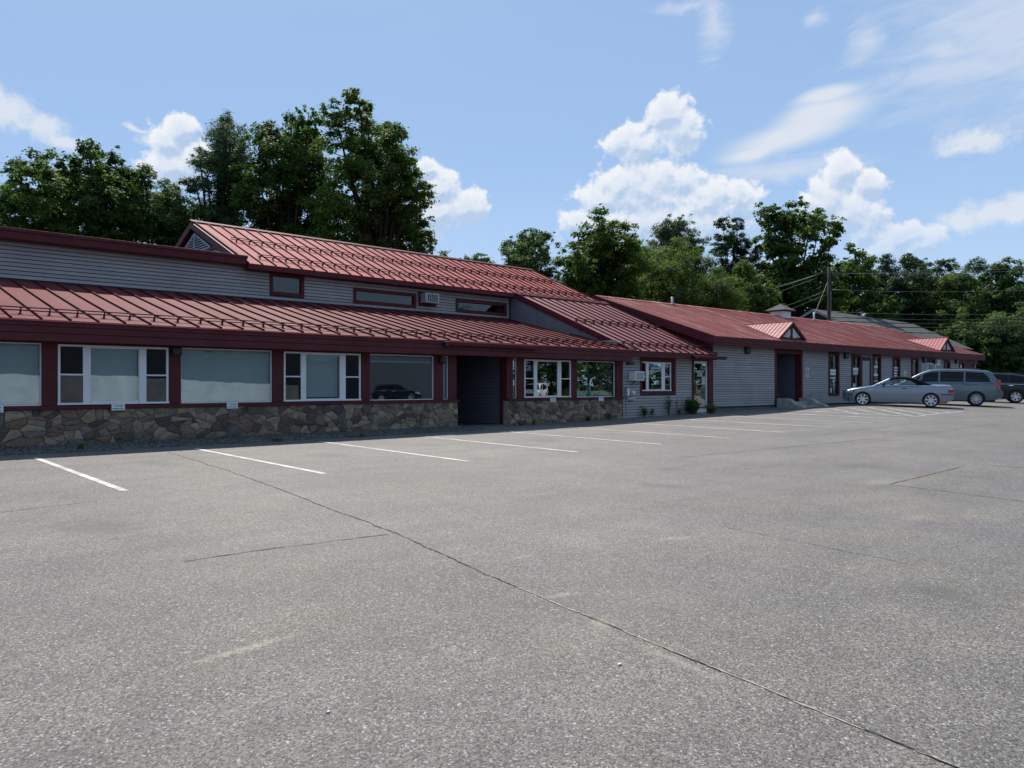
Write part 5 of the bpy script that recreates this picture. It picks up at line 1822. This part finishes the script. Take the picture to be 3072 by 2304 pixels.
    for b_ in S.get('blocks', ()):
        box(b_[0], b_[1], root, *b_[2], bevel=.012)
    return root


CONV = dict(ends=(-2.24, 2.24), half_width=.875, axles=(-1.36, 1.37), arch=.345, wheel_r=.315, rim_r=.235, spokes=7, rim_m='alloy', arm=.036, paint='car_silver_blue', glass='car_glass_clear',
            shoulder=.62, belt_w=.93, roof_w=.70,
            bottom=[(-2.24, .38), (-2.1, .27), (-1.75, .22), (0, .20), (1.75, .20), (2.1, .22), (2.24, .30)],
            top=[(-2.24, .62), (-2.20, .78), (-2.12, .955), (-1.9, .985), (-1.1, .985), (-.2, .955), (.75, .935), (1.2, .885), (1.7, .80), (2.0, .725), (2.15, .66), (2.24, .54)],
            plan=[(-2.24, .84), (-2.0, .95), (-1.4, 1), (1.3, 1), (1.8, .955), (2.1, .85), (2.24, .72)],
            house=[(-1.42, .98), (-1.05, 1.12), (-.72, 1.275), (-.3, 1.345), (.05, 1.34), (.32, 1.27), (.97, .93)],
            windows=[[(-.80, .98), (-.60, 1.15), (-.32, 1.215), (.08, 1.215), (.26, 1.17), (.64, .98)]],
            screens=[(.36, .90), (-1.30, -.95)], fabric=(-1.42, .27), dash=.75, mirror=(.52, 1.0), mirror_m='car_plastic',
            strips=[('door_handle', -.42, -.22, .80, .83, 'car_plastic'), ('belt_trim', -1.9, .62, .945, .957, 'chrome'), ('panel_gap', .815, .825, .30, .90, 'car_plastic', .003), ('panel_gap', -.60, -.59, .30, .93, 'car_plastic', .003),
                    ('sill_trim', -.95, .97, .22, .27, 'car_silver_blue', .012), ('bumper_strip', -2.22, -1.75, .56, .60, 'car_plastic', .006), ('bumper_strip', 1.76, 2.20, .50, .56, 'chrome', .008),
                    ('side_marker', 1.00, 1.12, .735, .765, 'lamp_clear'), ('tail_light', -2.225, -2.02, .66, .80, 'tail_red', .006), ('tail_light_top', -2.20, -2.04, .80, .85, 'lamp_clear', .006), ('headlight', 1.72, 2.12, .60, .70, 'dark_grille', .006), ('headlight_lens', 1.80, 2.10, .615, .66, 'lamp_clear', .008)],
            blocks=[('grille', 'black_metal', (2.16, 2.252, -.20, -.03, .56, .68)), ('grille', 'black_metal', (2.16, 2.252, .03, .20, .56, .68)), ('air_intake', 'car_plastic', (2.14, 2.245, -.5, .5, .30, .42)), ('number_plate', 'white_paint', (-2.255, -2.235, -.16, .16, .58, .68))])
VAN = dict(ends=(-2.54, 2.54), half_width=.98, axles=(-1.52, 1.51), arch=.375, wheel_r=.335, rim_r=.225, spokes=10, rim_m='hub_cover', arm=.026, paint='car_green_grey', glass='car_glass',
           shoulder=.72, belt_w=.955, roof_w=.74,
           bottom=[(-2.54, .42), (-2.35, .33), (-1.9, .27), (0, .24), (2.0, .24), (2.54, .32)],
           top=[(-2.54, .70), (-2.48, .80), (-2.44, 1.06), (-2.3, 1.115), (0, 1.085), (1.35, 1.045), (1.9, .97), (2.3, .84), (2.54, .62)],
           plan=[(-2.54, .84), (-2.35, .945), (-1.8, 1), (1.5, 1), (2.1, .92), (2.54, .72)],
           house=[(-2.42, 1.12), (-2.30, 1.35), (-2.12, 1.61), (-1.95, 1.685), (-1.2, 1.735), (-.2, 1.745), (.4, 1.70), (.75, 1.58), (1.75, 1.02)],
           windows=[[(-2.10, 1.15), (-1.90, 1.52), (-1.78, 1.60), (-1.02, 1.63), (-1.02, 1.14)], [(-.97, 1.14), (-.97, 1.63), (.02, 1.63), (.02, 1.12)], [(.08, 1.12), (.08, 1.62), (.46, 1.57), (.72, 1.46), (.86, 1.10)], [(.92, 1.10), (.82, 1.42), (1.36, 1.10)]],
           screens=[(.78, 1.70), (-2.40, -2.16)], dash=1.5, mirror=(1.02, 1.10), rails=(-1.75, .15, 1.745),
           strips=[('door_handle', .12, .34, .97, 1.0, 'car_green_grey', .02), ('door_handle', -.10, -.30, .97, 1.0, 'car_green_grey', .02), ('side_moulding', -1.05, 1.05, .50, .56, 'car_green_grey', .016), ('panel_gap', .045, .055, .32, 1.08, 'car_plastic', .003),
                   ('panel_gap', -1.0, -.99, .62, 1.12, 'car_plastic', .003), ('slide_track', -2.0, -1.02, .99, 1.01, 'car_plastic', .003), ('tail_light', -2.50, -2.24, .95, 1.12, 'tail_red', .012), ('panel_gap', -2.44, -1.95, .735, .742, 'car_plastic', .003), ('headlight', 1.95, 2.36, .66, .80, 'lamp_clear', .008)],
           blocks=[('rear_bumper', 'car_green_grey', (-2.60, -2.40, -.80, .80, .46, .72)), ('tail_lamp', 'tail_red', (-2.50, -2.32, .72, .90, 1.10, 1.26)), ('tail_lamp', 'tail_red', (-2.50, -2.32, -.90, -.72, 1.10, 1.26)), ('number_plate', 'white_paint', (-2.615, -2.60, -.16, .16, .55, .67)), ('grille', 'car_plastic', (2.42, 2.55, -.5, .5, .45, .60))])
SUV = dict(ends=(-2.28, 2.28), half_width=.91, axles=(-1.32, 1.33), arch=.375, wheel_r=.345, rim_r=.235, spokes=6, rim_m='alloy', arm=.045, paint='car_navy', glass='car_glass',
           shoulder=.75, belt_w=.95, roof_w=.72,
           bottom=[(-2.28, .45), (-2.1, .34), (0, .26), (2.0, .28), (2.28, .38)],
           top=[(-2.28, .72), (-2.22, .86), (-2.15, 1.04), (0, 1.01), (1.0, .99), (1.7, .92), (2.1, .80), (2.28, .62)],
           plan=[(-2.28, .84), (-2.05, .95), (-1.5, 1), (1.4, 1), (1.9, .93), (2.28, .74)],
           house=[(-2.16, 1.05), (-2.0, 1.30), (-1.8, 1.48), (-1.2, 1.585), (-.3, 1.625), (.35, 1.57), (1.20, .98)],
           windows=[[(-1.75, 1.16), (-1.55, 1.44), (-1.0, 1.50), (-1.0, 1.08)], [(-.95, 1.08), (-.95, 1.50), (-.12, 1.53), (-.12, 1.06)], [(-.05, 1.06), (-.05, 1.52), (.28, 1.46), (.86, 1.05)]],
           screens=[(.42, 1.14), (-2.1, -1.78)], dash=1.0, mirror=(.75, 1.06), rails=(-1.7, .3, 1.60),
           strips=[('door_handle', -.40, -.18, .94, .97, 'chrome'), ('door_handle', -1.18, -.98, .94, .97, 'chrome'), ('belt_trim', -1.7, .9, 1.02, 1.032, 'chrome'), ('side_moulding', -.95, .95, .36, .44, 'car_plastic', .014), ('panel_gap', -.09, -.08, .38, 1.02, 'car_plastic', .003), ('tail_light', -2.25, -2.0, .86, 1.0, 'tail_red', .008), ('headlight', 1.75, 2.16, .70, .80, 'lamp_clear', .008)],
           blocks=[('number_plate', 'white_paint', (-2.30, -2.28, -.16, .16, .66, .78)), ('grille', 'car_plastic', (2.18, 2.30, -.45, .45, .50, .66))])


def park(maker_label, cat, name, xy, hd, S, z=None):
    h = math.radians(hd)
    zs = [ground_z(xy[0] + a * math.cos(h), xy[1] + a * math.sin(h)) for a in S['axles']]
    o = make_car(name, maker_label, cat, (xy[0], xy[1], sum(zs) / 2), h, S)
    o.rotation_euler = (0, -math.atan2(zs[1] - zs[0], S['axles'][1] - S['axles'][0]), h)
    return o


park('silver blue convertible with closed black soft top', 'car', 'convertible_car', (36.85, 13.65), 109, CONV)
park('grey green minivan with dark windows and roof rails behind the convertible', 'minivan', 'minivan', (41.45, 13.35), 109, VAN)
park('dark navy car mostly hidden behind the minivan at the frame edge', 'car', 'parked_car', (49.2, 13.4), 109, SUV)

# ------------------------------------------------------------------ building behind the wing
BB, BI = building('rear_building', (81.0, 30.0, 0.0), 'dark blue building with grey shingle roof behind the red wing', 'building')
def bpart(nm, b, m):
    return own(b.obj(nm, m, BB), BI)
bpart('wall', MB().prism([(27.3, 0), (38.7, 0), (38.7, 5.4), (33.0, 8.25), (27.3, 5.4)], 'x', 69.8, 92.9), 'navy_siding')
rf = bpart('roof', MB().add([(69.2, 26.7, 5.22), (93.6, 26.7, 5.22), (93.6, 33.0, 8.42), (69.2, 33.0, 8.42), (93.6, 39.3, 5.22), (69.2, 39.3, 5.22)], [(0, 1, 2, 3), (3, 2, 4, 5)]), 'shingle')
for i in range(18):            # shingle courses, each a lapped strip
    t0, t1 = i / 18, (i + 1.04) / 18
    y0_, z0_ = 26.7 + 6.3 * t0, 5.26 + 3.2 * t0
    y1_, z1_ = 26.7 + 6.3 * t1, 5.235 + 3.2 * t1
    MB().add([(69.2, y0_, z0_), (93.6, y0_, z0_), (93.6, y1_, z1_), (69.2, y1_, z1_), (69.2, y0_, z0_ - .03), (93.6, y0_, z0_ - .03)], [(0, 1, 2, 3), (4, 5, 1, 0)]).obj('shingle_course', 'shingle', rf)
for sg in (-1, 1):
    a = 33.0 + sg * 6.35
    bpart('rake_board', MB().add([(69.12, 33.0, 8.46), (69.12, a, 5.22), (69.12, a, 4.98), (69.12, 33.0, 8.20), (69.19, 33.0, 8.46), (69.19, a, 5.22), (69.19, a, 4.98), (69.19, 33.0, 8.20)],
                                 [(0, 1, 2, 3), (4, 7, 6, 5), (0, 4, 5, 1), (2, 6, 7, 3)]), 'grey_metal')
for k in range(5):
    f = bpart('window', MB().box(73 + 4 * k, 74.4 + 4 * k, 27.2, 27.29, 2.2, 3.8), 'white_paint')
    MB().box(73.1 + 4 * k, 74.3 + 4 * k, 27.17, 27.195, 2.3, 3.7).obj('pane', 'glass_dark', f)

# ------------------------------------------------------------------ utility pole and wires
pz = ground_z(61.0, 27.8) - .05
up = empty('utility_pole', (61.0, 27.8, pz))
tag(up, 'weathered wooden utility pole with crossarm behind the wing', 'utility pole')
MB().tube([(0, 0, -.1), (0, 0, 5), (0, 0, 10.55)], [.18, .155, .125], 14).obj('pole', 'pole_wood', up, True)
MB().box(-1.15, 1.15, -.06, .06, 10.0, 10.12).obj('crossarm', 'pole_wood', up).rotation_euler = (0, 0, math.radians(-62))
for k, u in enumerate((-1.0, -.55, .55, 1.0)):
    c, s_ = math.cos(math.radians(-62)), math.sin(math.radians(-62))
    MB().lathe([(.03, 0), (.045, .05), (.03, .08), (.05, .12), (0, .17)], 10, 'z').obj('insulator', 'grey_metal', up, True, (u * c, u * s_, 10.12))
MB().tube([(.13, -.08, 0), (.13, -.08, 8.6)], .035, 8).obj('conduit', 'grey_metal', up)
MB().tube([(-.10, -.12, 4.0), (-.10, -.12, 9.9)], .02, 6).obj('ground_cable', 'wire_black', up)


def wire(a, b, sag, rad, m, label, grp='overhead wires at the utility pole'):
    a, b = Vector(a), Vector(b)
    pts = [a.lerp(b, i / 24) - Vector((0, 0, sag * 4 * (i / 24) * (1 - i / 24))) for i in range(25)]
    o = MB().tube([p - a for p in pts], rad, 6).obj('utility_wire', m, None, True, a)
    tag(o, label, 'wire', grp)


R_ = lambda z: (72.3, 3.6, z)     # next pole along, out of sight beyond the edge
wire((60.7, 28.3, 10.42), R_(10.75), .55, .014, 'wire', 'topmost pale wire running away right from the pole top')
wire((61.2, 27.4, 10.35), R_(10.35), .50, .014, 'wire', 'second pale wire just under the topmost one')
wire((61.1, 27.6, 9.05), R_(8.95), .60, .014, 'wire', 'thin wire crossing the dark trees a metre below the top wires')
wire((61.1, 27.6, 7.30), R_(7.35), .65, .013, 'wire', 'thin wire just above the thick black cables')
wire((61.1, 27.6, 6.85), R_(6.75), .55, .04, 'wire_black', 'uppermost thick black cable beside the grey roof')
wire((61.1, 27.6, 6.55), R_(6.45), .55, .036, 'wire_black', 'second thick black cable over the grey roof')
wire((61.1, 27.6, 6.20), R_(6.15), .50, .04, 'wire_black', 'third thick black cable over the grey roof')
wire((61.1, 27.6, 5.80), R_(5.70), .50, .036, 'wire_black', 'lowest black cable just above the red roof')
L_ = lambda z: (88.0, 72.0, z)
wire((60.9, 28.2, 10.45), L_(11.2), .7, .016, 'wire', 'upper wire running into the woods left of the pole')
wire((60.6, 28.6, 10.30), L_(10.4), .7, .015, 'wire', 'middle wire running into the woods left of the pole')
wire((60.6, 28.6, 10.05), L_(8.6), .7, .015, 'wire', 'lower wire from the crossarm into the woods')
wire((60.9, 27.9, 9.0), L_(6.2), .8, .014, 'wire', 'sloping wire from mid pole into the woods')
wire((60.9, 27.9, 8.7), L_(3.6), .5, .014, 'wire', 'lowest sloping wire from mid pole into the woods')
gw = MB().tube([(0, 0, 0), (-2.8, 2.6, -9.6)], .018, 6).obj('guy_wire', 'wire', None, True, (60.9, 27.9, 9.6))
tag(gw, 'slanting guy wire down from the pole behind the ridge', 'guy wire', 'overhead wires at the utility pole')
# ------------------------------------------------------------------ trees: (species, x, y, [(sideways, height, radius) of each bough mass])
TREES = [
('maple',9.0,46.4,[(0.1,12.4,1.47),(-1.0,11.3,1.04),(-0.5,10.3,1.21),(1.1,11.0,1.56),(1.1,13.1,0.78),(-0.8,12.6,0.61)]),
('maple',11.7,45.2,[(0.2,13.2,1.07),(-0.1,13.9,0.62),(1.0,12.3,0.98),(-0.5,11.6,1.6),(1.1,10.9,1.42),(-0.8,10.0,1.07),(-0.9,13.5,0.62)]),
('ash',15.0,46.3,[(-0.2,12.7,1.14),(0.9,12.1,1.14),(-1.0,11.6,1.53),(0.5,10.8,1.53),(1.7,10.4,0.95),(-0.4,13.3,0.57),(-1.6,13.3,0.57)]),
('ash',17.5,46.6,[(-0.2,10.6,1.0),(0.6,10.4,0.8),(-0.7,11.6,0.6),(0.2,9.6,1.2)]),
('elm',18.4,45.8,[(0.4,16.7,1.0),(-0.0,15.4,1.2),(1.2,15.6,1.4),(-0.0,13.6,1.2),(-1.0,13.2,0.6),(1.2,13.6,1.6),(-0.0,12.0,1.4),(-0.8,15.0,0.6),(0.6,17.4,0.44),(-1.3,12.4,0.56)]),
('maple',21.0,41.9,[(-1.1,16.1,1.17),(0.5,16.3,1.17),(1.7,16.1,0.98),(-0.5,14.5,1.76),(1.3,14.1,1.76),(-1.1,12.6,1.56),(0.9,11.8,1.95),(0.3,17.0,0.49),(-2.0,11.4,1.56)]),
('maple',23.5,35.5,[(-1.3,17.3,0.36),(-1.0,16.4,0.76),(-2.3,15.7,0.82),(-1.0,15.1,1.27),(0.0,15.7,0.82),(0.8,14.6,0.73),(-2.0,13.7,1.64),(0.0,13.3,1.64),(1.3,13.3,0.91),(-1.2,11.5,2.0),(1.0,11.5,1.64),(2.1,11.7,0.73),(0.6,9.8,1.64),(2.1,9.8,0.82),(2.5,9.0,0.58),(-1.6,9.7,1.64)]),
('ash',52.1,60.8,[(0.1,14.5,0.83),(-1.3,14.3,0.52),(1.2,14.2,0.49)]),
('ash',41.9,43.0,[(-0.6,12.4,1.17),(0.5,13.2,0.83),(-0.6,10.9,1.56),(1.5,12.2,1.04),(-1.3,11.5,0.68),(0.5,10.3,1.56)]),
('maple',42.9,36.5,[(0.0,13.9,0.63),(0.3,12.7,1.41),(-0.9,11.8,1.21),(1.1,11.6,1.7),(-0.2,10.0,2.18),(1.9,10.0,1.94),(-1.9,10.0,1.46),(-1.5,8.3,1.7),(1.2,8.3,1.94)]),
('ash',57.8,44.5,[(-0.4,14.2,1.56),(0.7,12.8,1.87),(0.4,10.6,2.18),(-0.7,10.0,1.87)]),
('elm',73.8,51.4,[(-0.7,19.3,1.6),(-2.0,17.9,1.72),(1.2,18.9,1.72),(2.5,17.8,1.53),(0.4,16.8,2.29),(-1.5,15.3,1.91)]),
('locust',54.4,36.8,[(-1.7,10.9,2.08),(0.5,12.2,1.66),(1.6,10.5,2.08),(-0.6,8.9,2.36),(2.4,8.9,1.8),(-3.0,9.4,1.66),(0.8,8.5,1.66)]),
('spruce',82.2,49.1,[(-1.6,20.3,0.96),(-1.4,18.3,1.36),(0.2,20.5,0.88),(0.8,18.7,1.52),(2.1,16.9,1.52),(-0.0,15.5,1.99)]),
('locust',63.6,36.3,[(0.0,10.6,1.46),(-1.1,9.4,1.67),(1.2,9.6,1.37),(-0.2,12.2,0.91)]),
('maple',86.1,42.7,[(-3.5,21.3,1.56),(-0.7,21.8,1.76),(1.6,21.0,1.87),(-1.9,19.1,2.15),(1.2,18.7,2.15),(3.2,19.5,1.25),(3.8,18.4,0.86),(-2.7,16.0,2.15),(0.0,15.2,2.73),(-4.2,18.2,1.25),(1.6,12.9,3.12),(-1.5,12.1,3.12),(3.2,15.2,1.95)]),
('maple',98.8,41.7,[(-0.2,16.9,2.21),(1.5,16.5,1.78),(-1.0,14.3,2.55),(1.5,13.5,2.97),(-1.9,12.2,2.55)]),
('spruce',109.7,41.1,[(0.1,16.2,2.5),(1.0,13.9,3.19),(-0.8,18.4,1.0),(1.9,17.9,1.14),(-1.7,15.3,1.82),(-0.4,11.6,3.19)]),
('spruce',116.8,38.6,[(-1.9,19.2,1.22),(-0.2,18.0,1.5),(1.6,17.9,1.31),(-1.6,15.2,3.04),(1.9,14.7,3.04),(0.2,11.5,3.75)]),
('locust',110.8,33.3,[(1.0,14.6,2.69),(0.1,11.6,3.47),(-1.2,9.0,3.03)]),
('elm',118.1,31.9,[(-0.6,17.9,1.26),(0.2,16.0,1.89),(0.7,12.9,3.16),(-0.2,10.2,3.16)]),
('ash',116.4,28.1,[(-0.2,16.1,2.08),(1.4,14.2,3.47),(0.3,10.3,3.9),(-1.5,12.4,2.6)]),
('ash',102.5,30.1,[(0.1,7.2,2.99),(-1.9,6.4,2.39),(1.7,5.2,2.39)]),
('ash',102.8,27.1,[(0.0,6.3,3.12),(1.0,3.9,2.34),(-1.0,3.3,1.76)]),
('ash',103.1,24.1,[(-0.3,5.4,3.05),(-0.9,3.1,1.91),(1.2,7.3,3.43)]),
]
TREE_LABELS = [
    'dark maple crown at the far left above the parapet', 'dark maple with two round tops left of the ash', 'brighter ash tree just left of the roof gable', 'small tree crown peeping over parapet beside the gable',
    'feathery elm with loose outer sprays beside the gable peak', 'broad maple between the feathery elm and the tallest maple', 'tallest maple with a pointed leader above the upper roof',
    'tiny far tree top in the sky gap beyond the roof', 'light green tree at the left end of the woods behind the roof end', 'dark maple with a leaning pointed top behind the roof end',
    'narrow tree right of the leaning dark maple', 'pale airy tree tops behind the light green trees', 'bright green bushy tree behind the wing ridge', 'dark upright tree with finger like tops',
    'small yellow green tree left of the cupola', 'large dark maple with sky gaps behind the utility pole', 'round topped tree right of the utility pole', 'dark pointed evergreen past the round topped tree',
    'evergreens with three small spires above the wires', 'mid green tree bulging over the grey roof', 'thin silvery tree with tall spire near the frame edge', 'large pale tree at the right frame edge',
    'dark thicket tree right of the grey roof', 'low dark tree above the navy car', 'shaded bushy tree at the edge over the navy car']
SPEC = {'maple': ('leaf_maple', 1.15, .62, 1.0), 'ash': ('leaf_ash', .95, .50, .95), 'elm': ('leaf_elm', .80, .40, .70), 'locust': ('leaf_locust', .80, .45, .9), 'spruce': ('leaf_spruce', .85, .38, 1.0)}


def make_tree(i, kind, bx, by, lobes, label, dens=1.0, far=None, grp='trees behind the buildings', thick=True):
    rng = np.random.default_rng(100 + i)
    m, lsz, aspect, dn = SPEC[kind]
    t = math.hypot(bx, by) * .93 if far is None else far
    s = max(.05, .00172 * t) * lsz
    z0 = ground_z(bx, by) - .08
    root = empty('tree', (bx, by, z0))
    tag(root, label, 'tree', grp)
    ext = max(abs(a) + r for a, _, r in lobes)
    L3 = []
    for a, z, r in lobes:
        d = rng.uniform(-.55, .75) * ext * .8
        L3.append((a * SIDE[0] + d * DEEP[0], a * SIDE[1] + d * DEEP[1], z - z0, r))
    if thick:
        for a, z, r in lobes:
            if r > .9 * ext / 3.2:
                d = rng.uniform(.3, 1.1) * ext
                L3.append((a * .7 * SIDE[0] + d * DEEP[0], a * .7 * SIDE[1] + d * DEEP[1], (z - z0) - r * .25, r * .85))
    if thick:      # fuller skirts low down
        zl = min(z for _, z, _ in lobes) - z0
        for k in range(5):
            a, d = rng.uniform(-1, 1) * ext * .75, rng.uniform(-.5, .9) * ext
            L3.append((a * SIDE[0] + d * DEEP[0], a * SIDE[1] + d * DEEP[1], zl - ext * rng.uniform(.1, .7), ext * .42))
    Cs, Ns = [], []
    leaf_a = 2 * s * s * aspect
    for x, y, z, r in L3:
        n_leaf = int(dens * dn * 1.85 * 4 * math.pi * r * r / leaf_a * .62)
        n_leaf = max(60, min(n_leaf, 8000))
        n_sub = max(9, int(16 + 10 * r / (s * 9)))
        u = rng.normal(size=(n_sub, 3))
        u /= np.linalg.norm(u, axis=1, keepdims=True)
        rad = r * rng.uniform(.25, 1.0, (n_sub, 1)) ** .55 * rng.choice([1.0, 1.0, 1.0, 1.22, 1.38], (n_sub, 1))
        sc = u * rad * np.array([1, 1, .92])
        sr = np.clip(r * rng.uniform(.10, .30, n_sub), s * 1.8, 1.1) * np.where(rad[:, 0] > r * 1.05, .6, 1.0)
        pick = rng.choice(n_sub, n_leaf, p=sr ** 2 / np.sum(sr ** 2))
        off = rng.normal(size=(n_leaf, 3)) * sr[pick][:, None] * np.array([.62, .62, .40])
        c = sc[pick] + off
        Cs.append(c + np.array([x, y, z]))
        out = sc[pick] / (np.linalg.norm(sc[pick], axis=1, keepdims=True) + 1e-6)
        nn = out * .45 + np.array([0, 0, .75]) + rng.normal(0, .48, (n_leaf, 3)) + off / (sr[pick][:, None] * 3)
        Ns.append(nn / (np.linalg.norm(nn, axis=1, keepdims=True) + 1e-9))
    V, F = leaf_quads(np.concatenate(Cs), np.concatenate(Ns), s, rng, aspect)
    crown = mesh_np('crown', V, F, m, root)
    # trunk with limbs into every bough mass
    zc = sum(l[2] for l in L3) / len(L3)
    xm = sum(l[0] for l in L3) / len(L3)
    ym = sum(l[1] for l in L3) / len(L3)
    top = max(l[2] for l in L3)
    tr = max(.14, top * .019)
    MB().tube([(0, 0, -.2), (xm * .15, ym * .15, zc * .35), (xm * .6, ym * .6, zc * .75), (xm, ym, zc + (top - zc) * .5)], [tr * 1.25, tr, tr * .7, tr * .3], 10).obj('trunk', 'bark', root, True)
    lb = MB()
    for x, y, z, r in L3:
        h0 = zc * float(rng.uniform(.4, .7))
        p0 = (xm * .4, ym * .4, h0)
        p1 = ((xm * .4 + x) / 2, (ym * .4 + y) / 2, (h0 + z) / 2 + r * .15)
        lb.tube([p0, p1, (x, y, z)], [tr * .42, tr * .28, tr * .10], 6, False)
        for k in range(4):
            q = rng.normal(size=3)
            q = q / np.linalg.norm(q) * r * .85
            lb.tube([(x, y, z), (x + q[0], y + q[1], z + abs(q[2]) * .8)], [tr * .10, tr * .03], 4, False)
    lb.obj('limbs', 'bark', root, True)
    return root


for i, (k, bx, by, lobes) in enumerate(TREES):
    make_tree(i, k, bx, by, lobes, TREE_LABELS[i])


def far_woods():
    """closed mass of woodland beyond everything, too far to tell apart"""
    rng = np.random.default_rng(77)
    N = 42000
    az = np.radians(rng.uniform(2, 62, N))
    R = rng.uniform(128, 150, N)
    x, y = R * np.cos(az), R * np.sin(az)
    hmax = 8.5 + 2.0 * np.sin(az * 41) + 1.4 * np.sin(az * 97 + 1)
    z = .2 + hmax * rng.random(N) ** .8
    C = np.stack([x, y, z], 1)
    nn = rng.normal(0, .6, (N, 3)) + np.array([0, 0, .6])
    nn /= np.linalg.norm(nn, axis=1, keepdims=True)
    V, F = leaf_quads(C, nn, .42, rng, .6)
    o = mesh_np('far_woods', V, F, 'leaf_spruce')
    tag(o, 'far dark mass of woodland beyond the trees', 'woods', kind='stuff')


far_woods()

# ------------------------------------------------------------------ across the lot: what the windows mirror
for i, (bx, by, h) in enumerate(((-4, -40, 9), (64, -38, 10), (74, -36, 9), (84, -38, 11), (96, -37, 10), (110, -38, 11), (124, -37, 11), (145, -40, 13), (165, -40, 13), (188, -42, 14))):
    rr = random.Random(40 + i)
    lob = [(rr.uniform(-4.5, 4.5), rr.uniform(1.6, h), rr.uniform(1.8, 2.8)) for _ in range(14)]
    make_tree(60 + i, 'ash', bx, by, lob, ('first', 'second', 'third', 'fourth', 'fifth', 'sixth', 'seventh', 'eighth', 'ninth', 'tenth')[i] + ' shade tree across the lot, mirrored in the windows', .5, 110, 'trees across the lot', False)
AB, AI = building('opposite_building', (44.0, -34.0, 0.0), 'grey shop building across the lot, seen only mirrored in the windows', 'building')
own(MB().box(3, 60, -42, -34, -.4, 5.6).obj('wall', 'navy_siding', AB), AI)
own(MB().add([(2.5, -33.3, 5.5), (60.5, -33.3, 5.5), (60.5, -38, 8.0), (2.5, -38, 8.0), (60.5, -42.7, 5.5), (2.5, -42.7, 5.5)], [(0, 3, 2, 1), (3, 5, 4, 2)]).obj('roof', 'shingle', AB), AI)
WS = dict(SUV)
WS['paint'] = 'car_white'
make_car('parked_car', 'white car across the lot, mirrored in the triple window', 'car', (54.0, -19.0, ground_z(54, -19)), math.radians(150), WS, 'cars across the lot')
make_car('parked_car', 'dark car across the lot, mirrored in the wide window', 'car', (41.0, -24.0, ground_z(41, -24)), math.radians(35), SUV, 'cars across the lot')

cw = MB().prism([(4.0, -.4), (29.0, -.4), (29.0, 1.35), (24.0, 1.6), (14.0, 2.05), (4.0, 2.1)], 'y', -20.3, -20.0).obj('reflector_wall', 'pale_grey')  # stand-in wall, added to put a bright band into the window reflections
tag(cw, 'pale wall added across the lot to brighten the blinded windows by reflection', 'wall', kind='thing')
